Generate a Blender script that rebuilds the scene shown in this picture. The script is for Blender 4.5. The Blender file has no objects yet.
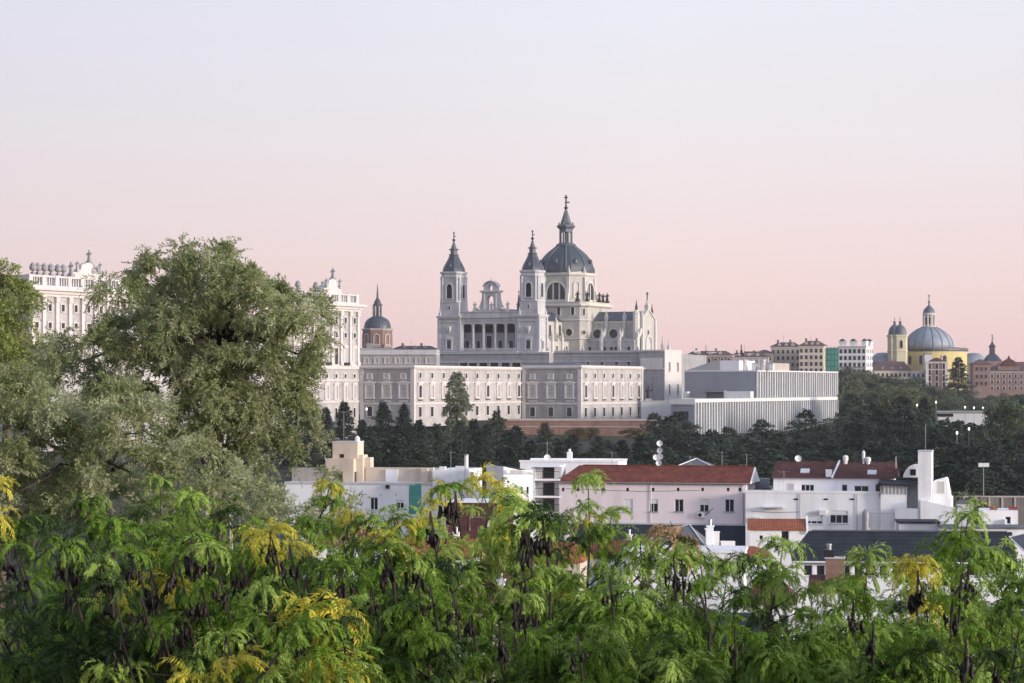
import bpy, math, random
import numpy as np
from mathutils import Vector, Matrix
R = math.radians
SC = bpy.context.scene
COL = SC.collection
F, HY, CZ = 2400.0, 385.0, 30.0          # focal length in pixels, horizon row, eye height
random.seed(7)
# ------------------------------------------------------------------ camera
cd = bpy.data.cameras.new('camera')
cam = bpy.data.objects.new('camera', cd); COL.objects.link(cam)
cam.location = (0, 0, CZ); cam.rotation_euler = (R(90), 0, 0)
cd.sensor_width = 36.0; cd.lens = 36.0 * F / 1024.0
cd.shift_y = (HY - 341.5) / 1024.0
cd.clip_start = 0.5; cd.clip_end = 30000
cd.dof.use_dof = True; cd.dof.focus_distance = 350; cd.dof.aperture_fstop = 16.0
SC.camera = cam
# ------------------------------------------------------------------ world: dusk sky (Nishita) plus the pink belt opposite the sunset
SUN_EL, SUN_DIR = 9.0, Vector((0.88, -0.475, 0)).normalized()
wd = bpy.data.worlds.new('World'); SC.world = wd; wd.use_nodes = True
nt = wd.node_tree; nt.nodes.clear()
def wn(t, **k):
    n = nt.nodes.new(t)
    for a, b in k.items(): setattr(n, a, b)
    return n
wo = wn('ShaderNodeOutputWorld'); add = wn('ShaderNodeAddShader')
bg1 = wn('ShaderNodeBackground'); bg2 = wn('ShaderNodeBackground')
sky = wn('ShaderNodeTexSky', sky_type='NISHITA', sun_disc=False)
sky.sun_elevation = R(SUN_EL); sky.sun_rotation = math.atan2(SUN_DIR.x, SUN_DIR.y)
sky.air_density = 1.0; sky.dust_density = 1.0
bg1.inputs[1].default_value = 0.05
tc = wn('ShaderNodeTexCoord'); sp = wn('ShaderNodeSeparateXYZ')
ramp = wn('ShaderNodeValToRGB')
el = ramp.color_ramp.elements
def lin(c): return tuple((x/12.92 if x <= .04045 else ((x+.055)/1.055)**2.4) for x in (v/255 for v in c))
SKYSTOPS = [(0.0, (228, 190, 194)), (0.02, (228, 195, 201)), (0.06, (225, 202, 210)), (0.10, (223, 210, 218)),
            (0.17, (221, 219, 229)), (0.40, (182, 188, 208)), (1.0, (150, 163, 192))]
el[0].position = SKYSTOPS[0][0]; el[0].color = (*lin(SKYSTOPS[0][1]), 1)
el[1].position = 1.0; el[1].color = (*lin(SKYSTOPS[-1][1]), 1)
for p_, c_ in SKYSTOPS[1:-1]:
    e = el.new(p_); e.color = (*lin(c_), 1)
hz = wn('ShaderNodeTexNoise'); hz.inputs['Scale'].default_value = 3.0; hz.inputs['Detail'].default_value = 4
mp = wn('ShaderNodeMapping'); mp.inputs['Scale'].default_value = (1.2, 1.2, 16)
ma = wn('ShaderNodeMath', operation='MULTIPLY_ADD'); ma.inputs[1].default_value = 0.035; ma.inputs[2].default_value = -0.0175
mb = wn('ShaderNodeMath', operation='ADD')
# west glow: the sky brightens toward the sunset behind the camera; the far left of the belt is a little more mauve
dt = wn('ShaderNodeVectorMath', operation='DOT_PRODUCT'); dt.inputs[1].default_value = (SUN_DIR.x, SUN_DIR.y, 0.15)
mr = wn('ShaderNodeMapRange'); mr.inputs[1].default_value = 0.1; mr.inputs[2].default_value = 1.0
mr.inputs[3].default_value = 1.0; mr.inputs[4].default_value = 2.3
tint = wn('ShaderNodeMixRGB'); mrx = wn('ShaderNodeMapRange')
mrx.inputs[1].default_value = -0.22; mrx.inputs[2].default_value = 0.06
tint.inputs[1].default_value = (0.85, 0.82, 0.87, 1); tint.inputs[2].default_value = (1.0, 1.0, 1.0, 1)
mul = wn('ShaderNodeMixRGB', blend_type='MULTIPLY'); mul.inputs[0].default_value = 1.0
L = nt.links.new
L(tc.outputs['Generated'], sp.inputs[0]); L(tc.outputs['Generated'], mp.inputs[0]); L(mp.outputs[0], hz.inputs['Vector'])
L(hz.outputs['Fac'], ma.inputs[0]); L(ma.outputs[0], mb.inputs[0]); L(sp.outputs['Z'], mb.inputs[1]); L(mb.outputs[0], ramp.inputs[0])
L(sp.outputs['X'], mrx.inputs[0]); L(mrx.outputs[0], tint.inputs[0])
L(ramp.outputs[0], mul.inputs[1]); L(tint.outputs[0], mul.inputs[2]); L(mul.outputs[0], bg2.inputs[0])
L(tc.outputs['Generated'], dt.inputs[0]); L(dt.outputs['Value'], mr.inputs[0]); L(mr.outputs[0], bg2.inputs[1])
L(sky.outputs[0], bg1.inputs[0]); L(bg1.outputs[0], add.inputs[0]); L(bg2.outputs[0], add.inputs[1]); L(add.outputs[0], wo.inputs[0])
# ------------------------------------------------------------------ sun: low in the west, softened by the haze of dusk
sd = bpy.data.lights.new('sun', 'SUN'); sd.energy = 3.7; sd.angle = R(9); sd.color = (1.0, 0.88, 0.77)
so = bpy.data.objects.new('sun', sd); COL.objects.link(so); so.location = (200, -100, 200)
sv = Vector((SUN_DIR.x*math.cos(R(SUN_EL)), SUN_DIR.y*math.cos(R(SUN_EL)), math.sin(R(SUN_EL))))
so.rotation_euler = sv.to_track_quat('Z', 'Y').to_euler()
vs = SC.view_settings; vs.view_transform = 'Standard'; vs.look = 'None'; vs.gamma = 1; vs.exposure = 0; vs.use_curve_mapping = False
SC.cycles.max_bounces = 5; SC.cycles.transparent_max_bounces = 4

# ------------------------------------------------------------------ materials
def material(name, rgb, rough=0.85, var=0.14, scale=0.6, stain=0.0, bands=None, translucent=0.0, metallic=0.0, spec=0.3, emit=None, bump=0.0):
    m = bpy.data.materials.new(name); m.use_nodes = True
    t = m.node_tree; n = t.nodes; l = t.links.new
    b = n['Principled BSDF']; b.inputs['Roughness'].default_value = rough; b.inputs['Metallic'].default_value = metallic
    b.inputs['Specular IOR Level'].default_value = spec
    co = n.new('ShaderNodeTexCoord')
    no = n.new('ShaderNodeTexNoise'); no.inputs['Scale'].default_value = scale; no.inputs['Detail'].default_value = 6; no.inputs['Roughness'].default_value = 0.65
    l(co.outputs['Object'], no.inputs['Vector'])
    cr = n.new('ShaderNodeValToRGB'); e = cr.color_ramp.elements
    e[0].position = 0.3; e[1].position = 0.7
    e[0].color = (*[max(0, c*(1-var)) for c in rgb], 1); e[1].color = (*[min(1, c*(1+var)) for c in rgb], 1)
    l(no.outputs['Fac'], cr.inputs[0]); out = cr.outputs[0]
    def mult(fac_socket, dark, out):
        mx = n.new('ShaderNodeMixRGB'); mx.blend_type = 'MULTIPLY'; mx.inputs[2].default_value = (*dark, 1)
        l(fac_socket, mx.inputs[0]); l(out, mx.inputs[1]); return mx.outputs[0]
    if stain:                                         # rain streaks and soot: vertical, irregular, part of the surface
        mpn = n.new('ShaderNodeMapping'); mpn.inputs['Scale'].default_value = (1.0, 1.0, 0.12)
        l(co.outputs['Object'], mpn.inputs[0])
        n2 = n.new('ShaderNodeTexNoise'); n2.inputs['Scale'].default_value = scale*0.9; n2.inputs['Detail'].default_value = 8; n2.inputs['Roughness'].default_value = 0.7
        l(mpn.outputs[0], n2.inputs['Vector'])
        r2 = n.new('ShaderNodeMapRange'); r2.inputs[1].default_value = 0.5; r2.inputs[2].default_value = 0.72; r2.inputs[3].default_value = 0; r2.inputs[4].default_value = stain
        l(n2.outputs['Fac'], r2.inputs[0]); out = mult(r2.outputs[0], (0.45, 0.42, 0.40), out)
    if bands:                                         # (axis, pitch in m, strength): tile rows, boards, stone courses
        for ax, pitch, st in bands:
            wv = n.new('ShaderNodeTexWave'); wv.wave_type = 'BANDS'; wv.bands_direction = ax; wv.inputs['Scale'].default_value = 0.314/pitch
            wv.inputs['Distortion'].default_value = 0.6; wv.inputs['Detail'].default_value = 2
            l(co.outputs['Object'], wv.inputs['Vector'])
            r3 = n.new('ShaderNodeMath'); r3.operation = 'MULTIPLY'; r3.inputs[1].default_value = st
            l(wv.outputs['Fac'], r3.inputs[0]); out = mult(r3.outputs[0], (0.35, 0.33, 0.33), out)
    l(out, b.inputs['Base Color'])
    if bump:
        bp = n.new('ShaderNodeBump'); bp.inputs['Strength'].default_value = bump; l(no.outputs['Fac'], bp.inputs['Height']); l(bp.outputs[0], b.inputs['Normal'])
    if emit:
        b.inputs['Emission Color'].default_value = (*emit[0], 1); b.inputs['Emission Strength'].default_value = emit[1]
    if translucent:
        tr = n.new('ShaderNodeBsdfTranslucent'); mx = n.new('ShaderNodeMixShader'); mx.inputs[0].default_value = translucent
        l(out, tr.inputs[0]); l(b.outputs[0], mx.inputs[1]); l(tr.outputs[0], mx.inputs[2]); l(mx.outputs[0], n['Material Output'].inputs[0])
    return m
M = {}
def mk(k, *a, **kw): M[k] = material(k, *a, **kw)
mk('granite', (.485, .48, .485), var=.12, scale=.35, stain=.5, bands=[('Z', 1.1, .10)])
mk('granite_dark', (.345, .34, .35), var=.13, scale=.35, stain=.5, bands=[('Z', 1.1, .10)])  # on north walls this darker tone paints their shade; also plain dark stone
mk('limestone', (.44, .42, .41), var=.18, scale=.35, stain=.7, bands=[('Z', 1.0, .05)])
mk('limestone_trim', (.60, .57, .55), var=.08, scale=.5, stain=.3)
mk('granite_trim', (.54, .545, .56), var=.1, scale=.5, stain=.4)
mk('cream_stone', (.47, .455, .415), var=.12, scale=.35, stain=.5, bands=[('Z', 1.0, .06)])
mk('cream_trim', (.57, .55, .50), var=.1, scale=.6, stain=.4)
mk('slate', (.050, .066, .084), rough=.45, var=.25, scale=.8, bands=[('Z', .9, .25)], spec=.5)
mk('slate_rib', (.13, .15, .17), rough=.5, var=.2)
mk('lead', (.095, .115, .135), rough=.5, var=.2, scale=.3, stain=.4, spec=.5)
mk('lead_light', (.24, .28, .33), rough=.5, var=.18, scale=.25, stain=.4, spec=.5)
mk('glass_dark', (.018, .021, .027), rough=.12, var=.3, spec=.5)
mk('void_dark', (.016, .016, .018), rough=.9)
mk('bronze', (.035, .04, .04), rough=.6)
mk('iron', (.03, .03, .033), rough=.6, metallic=.4)
mk('blind', (.50, .48, .47), var=.08)
mk('brick', (.27, .165, .13), var=.22, scale=.25, stain=.5, bands=[('Z', .6, .2)])
mk('brick_rose', (.25, .175, .16), var=.18, scale=.25, stain=.4, bands=[('Z', .8, .15)])
mk('ochre', (.60, .50, .23), var=.1, scale=.3, stain=.25)
mk('ochre_pale', (.58, .54, .38), var=.1, scale=.3, stain=.25)
mk('plaster_white', (.87, .865, .87), var=.04, scale=.5, stain=.34)
mk('plaster_grey', (.56, .57, .60), var=.08, scale=.5, stain=.35)
mk('plaster_pink', (.82, .73, .74), var=.05, scale=.5, stain=.22)
mk('plaster_beige', (.62, .53, .42), var=.08, scale=.5, stain=.35)
mk('plaster_cream', (.66, .58, .44), var=.1, scale=.3, stain=.35)
mk('plaster_tan', (.45, .40, .36), var=.12, scale=.3, stain=.35)
mk('tile_red', (.25, .075, .05), var=.42, scale=1.0, bands=[('X', .27, .6), ('Z', .21, .35)], stain=.6)
mk('tile_orange', (.40, .13, .065), var=.30, scale=1.4, bands=[('X', .27, .5), ('Z', .21, .25)], stain=.3)
mk('tile_maroon', (.14, .058, .05), var=.42, scale=1.0, bands=[('X', .27, .6), ('Z', .21, .35)], stain=.6)
mk('tile_far', (.125, .085, .078), var=.25, scale=.6)
mk('tile_brown', (.17, .085, .06), var=.4, scale=1.6, bands=[('X', .25, .55), ('Z', .2, .3)], stain=.3)
mk('roof_slate', (.030, .036, .045), rough=.7, var=.4, scale=.8, bands=[('Z', .3, .5)], stain=.5, spec=.25)
mk('roof_grey', (.13, .14, .155), rough=.7, var=.2, scale=.5, stain=.4)
mk('dark_blue_wall', (.035, .05, .07), rough=.8, var=.2)
mk('concrete_white', (.64, .645, .645), var=.05, scale=.4, stain=.2)
mk('concrete_grey', (.32, .34, .37), var=.08, scale=.2, stain=.25)
mk('cladding_grey', (.25, .27, .305), var=.05, scale=.2, stain=.2)
mk('gap_dark', (.12, .125, .13), var=.1)
mk('metal_grey', (.36, .37, .38), rough=.4, var=.1, metallic=.5)
mk('metal_white', (.74, .74, .74), rough=.4, var=.04)
mk('frame_white', (.72, .72, .72), rough=.5, var=.04)
mk('frame_brown', (.13, .05, .035), rough=.6)
mk('net_green', (.09, .33, .28), var=.18, scale=.8, stain=.2)
mk('wood', (.20, .11, .06), var=.3, scale=2)
mk('fence_grey', (.20, .18, .17), var=.2, scale=.8, stain=.3, bands=[('X', .5, .3)])
mk('red_paint', (.30, .045, .035), var=.15)
mk('lamp_glow', (.9, .88, .8), emit=((1, .93, .8), 2.2))
mk('lit_stone', (.9, .8, .55), emit=((1, .82, .42), 1.6))
mk('bark', (.09, .07, .055), var=.35, scale=3, bump=.4)
mk('bark_dark', (.045, .036, .03), var=.35, scale=4, bump=.4)
mk('pod', (.014, .009, .008), rough=.5, var=.4, scale=6)
mk('ground_soil', (.026, .032, .018), var=.45, scale=.08)
LV = dict(rough=.55, spec=.25)
mk('leaf_locust', (.135, .235, .020), var=.4, scale=2.5, translucent=.22, **LV)
mk('leaf_locust_pale', (.27, .385, .07), var=.35, scale=2.5, translucent=.22, **LV)
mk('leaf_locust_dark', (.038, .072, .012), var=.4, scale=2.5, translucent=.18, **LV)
mk('leaf_locust_yellow', (.55, .50, .06), var=.3, scale=1.2, translucent=.35, **LV)
mk('leaf_locust_straw', (.40, .26, .12), var=.25, scale=1.2, translucent=.3, **LV)
mk('leaf_willow', (.31, .34, .155), var=.25, scale=.6, translucent=.4, **LV)
mk('leaf_willow_grey', (.41, .43, .25), var=.25, scale=.6, translucent=.4, **LV)
mk('leaf_willow_deep', (.22, .26, .105), var=.25, scale=.6, translucent=.35, **LV)
mk('leaf_edge', (.24, .28, .075), var=.35, scale=.6, translucent=.3, **LV)
mk('leaf_edge_deep', (.17, .21, .06), var=.35, scale=.6, translucent=.3, **LV)
mk('needle', (.030, .050, .034), var=.4, scale=.3, rough=.7, spec=.2)
mk('needle_blue', (.068, .098, .076), var=.4, scale=.3, rough=.7, spec=.2)
mk('leaf_far', (.085, .115, .070), var=.4, scale=.2, translucent=.15, rough=.7, spec=.2)  # far leaf tones lightened, some distance haze put into their colour
mk('leaf_far_light', (.14, .16, .08), var=.35, scale=.2, translucent=.15, rough=.7, spec=.2)
mk('leaf_far_deep', (.058, .080, .056), var=.4, scale=.2, translucent=.1, rough=.7, spec=.2)
mk('leaf_poplar', (.24, .27, .18), var=.3, scale=.3, translucent=.2, rough=.7, spec=.2)
mk('leaf_autumn', (.26, .14, .055), var=.35, scale=.3, translucent=.2, rough=.7, spec=.2)

# ------------------------------------------------------------------ building helpers
class Frame:
    """local axes of one building: x along its front, y away from us, z up; solves for local values from picture rows and columns"""
    def __init__(s, px, Y, z, deg):
        s.ox, s.oy, s.z, s.deg = (px-512)*Y/F, Y, z, deg
        s.c, s.s = math.cos(R(deg)), math.sin(R(deg))
    def X(s, px, y=0.0):
        t = (px-512)/F; return (t*(s.oy+y*s.c) - s.ox + y*s.s)/(s.c - t*s.s)
    def Yv(s, px, x=0.0):
        t = (px-512)/F; return (t*(s.oy+x*s.s) - s.ox - x*s.c)/(-s.s - t*s.c)
    def Z(s, py, x=0.0, y=0.0): return CZ + (HY-py)*(s.oy + x*s.s + y*s.c)/F - s.z
def zat(py, Y): return CZ + (HY-py)*Y/F
def xat(px, Y): return (px-512)*Y/F

class MB:
    def __init__(s): s.v, s.f = [], []
    def add(s, vs, fs):
        b = len(s.v); s.v += [tuple(p) for p in vs]; s.f += [tuple(i+b for i in f) for f in fs]; return s
    def box(s, x0, x1, y0, y1, z0, z1):
        return s.add([(x0,y0,z0),(x1,y0,z0),(x1,y1,z0),(x0,y1,z0),(x0,y0,z1),(x1,y0,z1),(x1,y1,z1),(x0,y1,z1)],
                     [(0,3,2,1),(4,5,6,7),(0,1,5,4),(1,2,6,5),(2,3,7,6),(3,0,4,7)])
    def loft(s, poly, levels, cx=0, cy=0, cap=True):
        n = len(poly); vs = []
        for z, k in levels: vs += [(cx+x*k, cy+y*k, z) for x, y in poly]
        fs = [(i*n+j, i*n+(j+1) % n, (i+1)*n+(j+1) % n, (i+1)*n+j) for i in range(len(levels)-1) for j in range(n)]
        if cap: fs += [tuple(range(n-1, -1, -1)), tuple(range((len(levels)-1)*n, len(levels)*n))]
        return s.add(vs, fs)
    def poly_y(s, pts, y0, y1):                    # polygon in x,z, thick in y
        n = len(pts)
        return s.add([(x, y0, z) for x, z in pts]+[(x, y1, z) for x, z in pts],
                     [tuple(range(n)), tuple(range(2*n-1, n-1, -1))]+[(j, j+n, (j+1) % n+n, (j+1) % n) for j in range(n)])
    def poly_x(s, pts, x0, x1):                    # polygon in y,z, thick in x
        n = len(pts)
        return s.add([(x0, y, z) for y, z in pts]+[(x1, y, z) for y, z in pts],
                     [tuple(range(n)), tuple(range(2*n-1, n-1, -1))]+[(j, j+n, (j+1) % n+n, (j+1) % n) for j in range(n)])
    def tube(s, pts, rs, n=6):
        pts = [Vector(p) for p in pts]; vs = []; fs = []
        if not hasattr(rs, '__len__'): rs = [rs]*len(pts)
        for i, p in enumerate(pts):
            d = (pts[min(i+1, len(pts)-1)]-pts[max(i-1, 0)]).normalized()
            a = d.orthogonal().normalized() if abs(d.z) > .99 else d.cross(Vector((0, 0, 1))).normalized()
            b = d.cross(a)
            vs += [p+(a*math.cos(2*math.pi*k/n)+b*math.sin(2*math.pi*k/n))*rs[i] for k in range(n)]
        m = len(pts)
        fs = [(i*n+k, i*n+(k+1) % n, (i+1)*n+(k+1) % n, (i+1)*n+k) for i in range(m-1) for k in range(n)]
        fs += [tuple(range(n-1, -1, -1)), tuple(range((m-1)*n, m*n))]
        return s.add(vs, fs)
    def mesh(s, name, mat, smooth=False):
        me = bpy.data.meshes.new(name); me.from_pydata(s.v, [], s.f)
        for m_ in (mat if isinstance(mat, (list, tuple)) else [mat]): me.materials.append(M[m_])
        import bmesh
        b = bmesh.new(); b.from_mesh(me); bmesh.ops.recalc_face_normals(b, faces=b.faces); b.to_mesh(me); b.free()
        if smooth: me.polygons.foreach_set('use_smooth', [True]*len(me.polygons))
        return me
    def build(s, name, mat, parent=None, loc=(0, 0, 0), rz=0.0, smooth=False):
        return put(s.mesh(name, mat, smooth), name, parent, loc, rz)
def put(me, name, parent=None, loc=(0, 0, 0), rz=0.0, sc=None):
    o = bpy.data.objects.new(name, me); COL.objects.link(o); o.location = loc; o.rotation_euler = (0, 0, rz)
    if sc: o.scale = sc
    if parent: o.parent = parent
    return o
def tag(o, label, cat, group=None, kind=None):
    o['label'] = label; o['category'] = cat
    if group: o['group'] = group
    if kind: o['kind'] = kind
    return o
def structure(o, label=None):
    o['kind'] = 'structure'
    if label: o['label'] = label
    return o
def thing(name, label, cat, loc=(0, 0, 0), deg=0.0, group=None):
    o = put(None, name, None, loc, R(deg)); return tag(o, label, cat, group)
def thing_in(name, label, cat, fr, group=None): return thing(name, label, cat, (fr.ox, fr.oy, fr.z), fr.deg, group)
def copy_tree(o, parent=None):
    c = o.copy(); COL.objects.link(c)
    if parent: c.parent = parent
    for ch in list(o.children): copy_tree(ch, c)
    return c
def ngon(n, r=1.0, ph=0.0): return [(r*math.cos(2*math.pi*(i+ph)/n), r*math.sin(2*math.pi*(i+ph)/n)) for i in range(n)]
def chamfer(h, c): return [(h, -h+c), (h, h-c), (h-c, h), (-h+c, h), (-h, h-c), (-h, -h+c), (-h+c, -h), (h-c, -h)]
CACHE = {}
def outline(w, h, arch):
    if arch:
        r = w/2; return [(-r, 0), (r, 0)]+[(r*math.cos(a), h-r+r*math.sin(a)) for a in [math.pi*i/10 for i in range(11)]]
    return [(-w/2, 0), (w/2, 0), (w/2, h), (-w/2, h)]
def surround_mesh(w, h, t, d, arch, mat, ped=False, sill=True):
    k = ('s', w, h, t, d, arch, mat, ped, sill)
    if k in CACHE: return CACHE[k]
    a = outline(w, h, arch); n = len(a); ro = w/2+t
    b = [(-ro, 0), (ro, 0)]+([(ro*math.cos(q), h-w/2+ro*math.sin(q)) for q in [math.pi*i/10 for i in range(11)]] if arch else [(ro, h+t), (-ro, h+t)])
    mb = MB()
    vs = [(x, -d, z) for x, z in a]+[(x, -d, z) for x, z in b]+[(x, 0, z) for x, z in a]+[(x, 0, z) for x, z in b]
    fs = []
    for j in range(1, n):
        q = (j+1) % n
        fs += [(j, q, n+q, n+j), (n+j, n+q, 3*n+q, 3*n+j), (j, 2*n+j, 2*n+q, q)]
    mb.add(vs, fs)
    if sill: mb.box(-w/2-t*1.3, w/2+t*1.3, -d*1.5, 0, -t*.9, -.003)
    if ped: mb.poly_y([(-w/2-t*1.7, h+t+.003), (w/2+t*1.7, h+t+.003), (w/2+t*1.7, h+t*1.7), (0, h+t*3.0), (-w/2-t*1.7, h+t*1.7)], -d*1.7, 0)
    CACHE[k] = mb.mesh('window', mat); return CACHE[k]
def pane_mesh(w, h, arch, mat, bars=0):
    k = ('p', w, h, arch, mat, bars)
    if k in CACHE: return CACHE[k]
    o = outline(w, h, arch); mb = MB(); mb.add([(x, 0, z) for x, z in o], [tuple(range(len(o)))])
    CACHE[k] = mb.mesh('pane', mat); return CACHE[k]
def bars_mesh(w, h, arch, mat, nv, nh, tk):
    k = ('b', w, h, arch, mat, nv, nh, tk)
    if k in CACHE: return CACHE[k]
    mb = MB()
    for i in range(1, nv+1):
        x = -w/2+w*i/(nv+1); top = h if not arch else h-w/2+math.sqrt(max(0, (w/2)**2-x*x))
        mb.box(x-tk/2, x+tk/2, -.06, -.002, 0.01, top-.01)
    for i in range(1, nh+1):
        z = h*i/(nh+1)*(0.85 if arch else 1); mb.box(-w/2+.01, w/2-.01, -.05, -.004, z-tk/2, z+tk/2)
    CACHE[k] = mb.mesh('glazing_bar', mat); return CACHE[k]
def window(parent, x, y, z, w, h, side=False, t=.3, d=.25, arch=False, mat='limestone_trim', pane='glass_dark', ped=False, bars=None, rz=None, sill=True):
    """surround standing proud of the wall plane, pane behind it as its child; side=True turns it to the +x face"""
    ang = R(90) if side else 0.0
    if rz is not None: ang = rz
    f = put(surround_mesh(w, h, t, d, arch, mat, ped, sill), 'window', parent, (x, y, z), ang)
    put(pane_mesh(w, h, arch, pane), 'pane', f, (0, -.04, 0))
    if bars: put(bars_mesh(w, h, arch, bars[0], bars[1], bars[2], bars[3]), 'glazing_bar', f, (0, -.04, 0))
    return f
def wall_holes(mb, P, u, W, H, holes, depth, inward):
    """a rectangular wall face from P along u (W) and up (H) with rectangular openings and their reveals"""
    P, u, inward = Vector(P), Vector(u), Vector(inward); z = Vector((0, 0, 1))
    xs = sorted({0, W, *[h[0] for h in holes], *[h[1] for h in holes]}); zs = sorted({0, H, *[h[2] for h in holes], *[h[3] for h in holes]})
    for i in range(len(xs)-1):
        for j in range(len(zs)-1):
            cx, cz = (xs[i]+xs[i+1])/2, (zs[j]+zs[j+1])/2
            if any(h[0] < cx < h[1] and h[2] < cz < h[3] for h in holes): continue
            mb.add([P+u*xs[i]+z*zs[j], P+u*xs[i+1]+z*zs[j], P+u*xs[i+1]+z*zs[j+1], P+u*xs[i]+z*zs[j+1]], [(0, 1, 2, 3)])
    for a, b, c, d in holes:
        q = [P+u*a+z*c, P+u*b+z*c, P+u*b+z*d, P+u*a+z*d]; r = [p+inward*depth for p in q]
        mb.add(q+r, [(0, 1, 5, 4), (1, 2, 6, 5), (2, 3, 7, 6), (3, 0, 4, 7)])
def house_walls(parent, x0, x1, y0, y1, z0, z1, mat, front=(), right=(), depth=.22, top=True, name='wall'):
    """four walls; front/right give openings as (centre, sill, width, height) in local units"""
    mb = MB()
    wall_holes(mb, (x0, y0, z0), (1, 0, 0), x1-x0, z1-z0, [(c-w/2-x0, c+w/2-x0, s-z0, s+h-z0) for c, s, w, h in front], depth, (0, 1, 0))
    wall_holes(mb, (x1, y0, z0), (0, 1, 0), y1-y0, z1-z0, [(c-w/2-y0, c+w/2-y0, s-z0, s+h-z0) for c, s, w, h in right], depth, (-1, 0, 0))
    mb.add([(x1, y1, z0), (x0, y1, z0), (x0, y1, z1), (x1, y1, z1)], [(0, 1, 2, 3)])
    mb.add([(x0, y1, z0), (x0, y0, z0), (x0, y0, z1), (x0, y1, z1)], [(0, 1, 2, 3)])
    if top: mb.add([(x0, y0, z1), (x1, y0, z1), (x1, y1, z1), (x0, y1, z1)], [(0, 1, 2, 3)])
    return mb.build(name, mat, parent)
def house_window(parent, c, s, w, h, plane, side=False, depth=.2, frame='frame_white', shutter=0.0, leaves=2, sill=True, pane='glass_dark', bottom_bar=False):
    """casement in an opening: frame, pane, glazing bar, sill and a roller shutter let down over the top"""
    k = ('hw', round(w, 2), round(h, 2), frame, leaves)
    if k not in CACHE:
        mb = MB(); t = min(.07, w*.12)
        for a, b in ((-w/2, -w/2+t), (w/2-t, w/2)): mb.box(a, b, -.06, 0, 0, h)
        mb.box(-w/2+t, w/2-t, -.06, 0, 0, t); mb.box(-w/2+t, w/2-t, -.06, 0, h-t, h)
        for i in range(1, leaves): x = -w/2+w*i/leaves; mb.box(x-t*.6, x+t*.6, -.055, 0, t, h-t)
        CACHE[k] = mb.mesh('window', frame)
    loc = (plane-depth, c, s) if side else (c, plane+depth, s)
    f = put(CACHE[k], 'window', parent, loc, R(90) if side else 0)
    put(pane_mesh(round(w-.02, 2), round(h-.02, 2), False, pane), 'pane', f, (0, -.02, .01))
    if sill: MB().box(-w/2-.12, w/2+.12, -depth-.1, -.065, -.09, -.004).build('sill', 'plaster_grey', f)
    if shutter: MB().box(-w/2+.02, w/2-.02, -.12, -.075, h*(1-shutter), h-.01).build('shutter', 'metal_white', f)
    return f
def gable_roof(parent, x0, x1, y0, y1, ze, zr, mat, over=.3, hip0=0.0, hip1=0.0, thick=.18, name='roof'):
    """ridge along x; hip0/hip1 pull the ridge ends in"""
    a0, a1, b0, b1 = x0-over, x1+over, y0-over, y1+over; ym = (y0+y1)/2
    mb = MB(); t = thick
    vs = [(a0, b0, ze), (a1, b0, ze), (a1, b1, ze), (a0, b1, ze), (a0+hip0, ym, zr), (a1-hip1, ym, zr)]
    vs += [(x, y, z-t) for x, y, z in vs]
    mb.add(vs, [(0, 1, 5, 4), (2, 3, 4, 5), (1, 2, 5), (3, 0, 4), (7, 6, 10, 11), (9, 8, 11, 10), (8, 7, 11), (6, 9, 10),
                (0, 6, 7, 1), (1, 7, 8, 2), (2, 8, 9, 3), (3, 9, 6, 0)])
    return mb.build(name, mat, parent)
def statue_mesh(h=3.0, mat='limestone_trim', plinth=True):
    k = ('st', h, mat, plinth)
    if k in CACHE: return CACHE[k]
    s = h/3.0; mb = MB(); b = 0
    if plinth: mb.box(-.55*s, .55*s, -.55*s, .55*s, 0, .6*s); b = .6*s
    prof = [(0, .50), (.3, .46), (.9, .36), (1.25, .34), (1.5, .40), (1.72, .42), (1.86, .26), (1.93, .13), (2.02, .17), (2.17, .21), (2.32, .17), (2.4, .05)]
    mb.loft([(x, y*.75) for x, y in ngon(10)], [(b+z*s, r*s) for z, r in prof])
    mb.tube([(-.38*s, 0, b+1.7*s), (-.62*s, -.1*s, b+1.3*s), (-.35*s, -.38*s, b+1.15*s)], [.12*s, .1*s, .07*s])
    mb.tube([(.38*s, 0, b+1.7*s), (.66*s, -.1*s, b+1.45*s), (.7*s, -.3*s, b+1.8*s)], [.12*s, .1*s, .07*s])
    CACHE[k] = mb.mesh('statue', mat, False); return CACHE[k]
def pinnacle_mesh(h, w, mat):
    k = ('pi', h, w, mat)
    if k in CACHE: return CACHE[k]
    mb = MB().loft(chamfer(w/2, w*.12), [(0, 1), (h*.3, 1), (h*.305, 1.25), (h*.36, 1.25), (h*.365, .8), (h*.9, .12), (h*.905, .3), (h*.96, .3), (h, .05)])
    CACHE[k] = mb.mesh('pinnacle', mat); return CACHE[k]
def cross_mesh(h, mat='iron', vane=True):
    k = ('cr', h, mat, vane)
    if k in CACHE: return CACHE[k]
    t = h*.05; mb = MB().box(-t, t, -t, t, 0, h)
    z = h*.78; mb.box(-h*.16, -t, -t*.9, t*.9, z-t, z+t); mb.box(t, h*.16, -t*.9, t*.9, z-t, z+t)
    if vane: z = h*.36; mb.poly_y([(t, z-t*.6), (h*.2, z-h*.07), (h*.34, z-h*.03), (h*.34, z+h*.03), (h*.2, z+h*.07), (t, z+t*.6)], -t*.4, t*.4); mb.poly_y([(-t, z-t*.5), (-t, z+t*.5), (-h*.2, z)], -t*.4, t*.4)
    CACHE[k] = mb.mesh('cross', mat); return CACHE[k]

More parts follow.
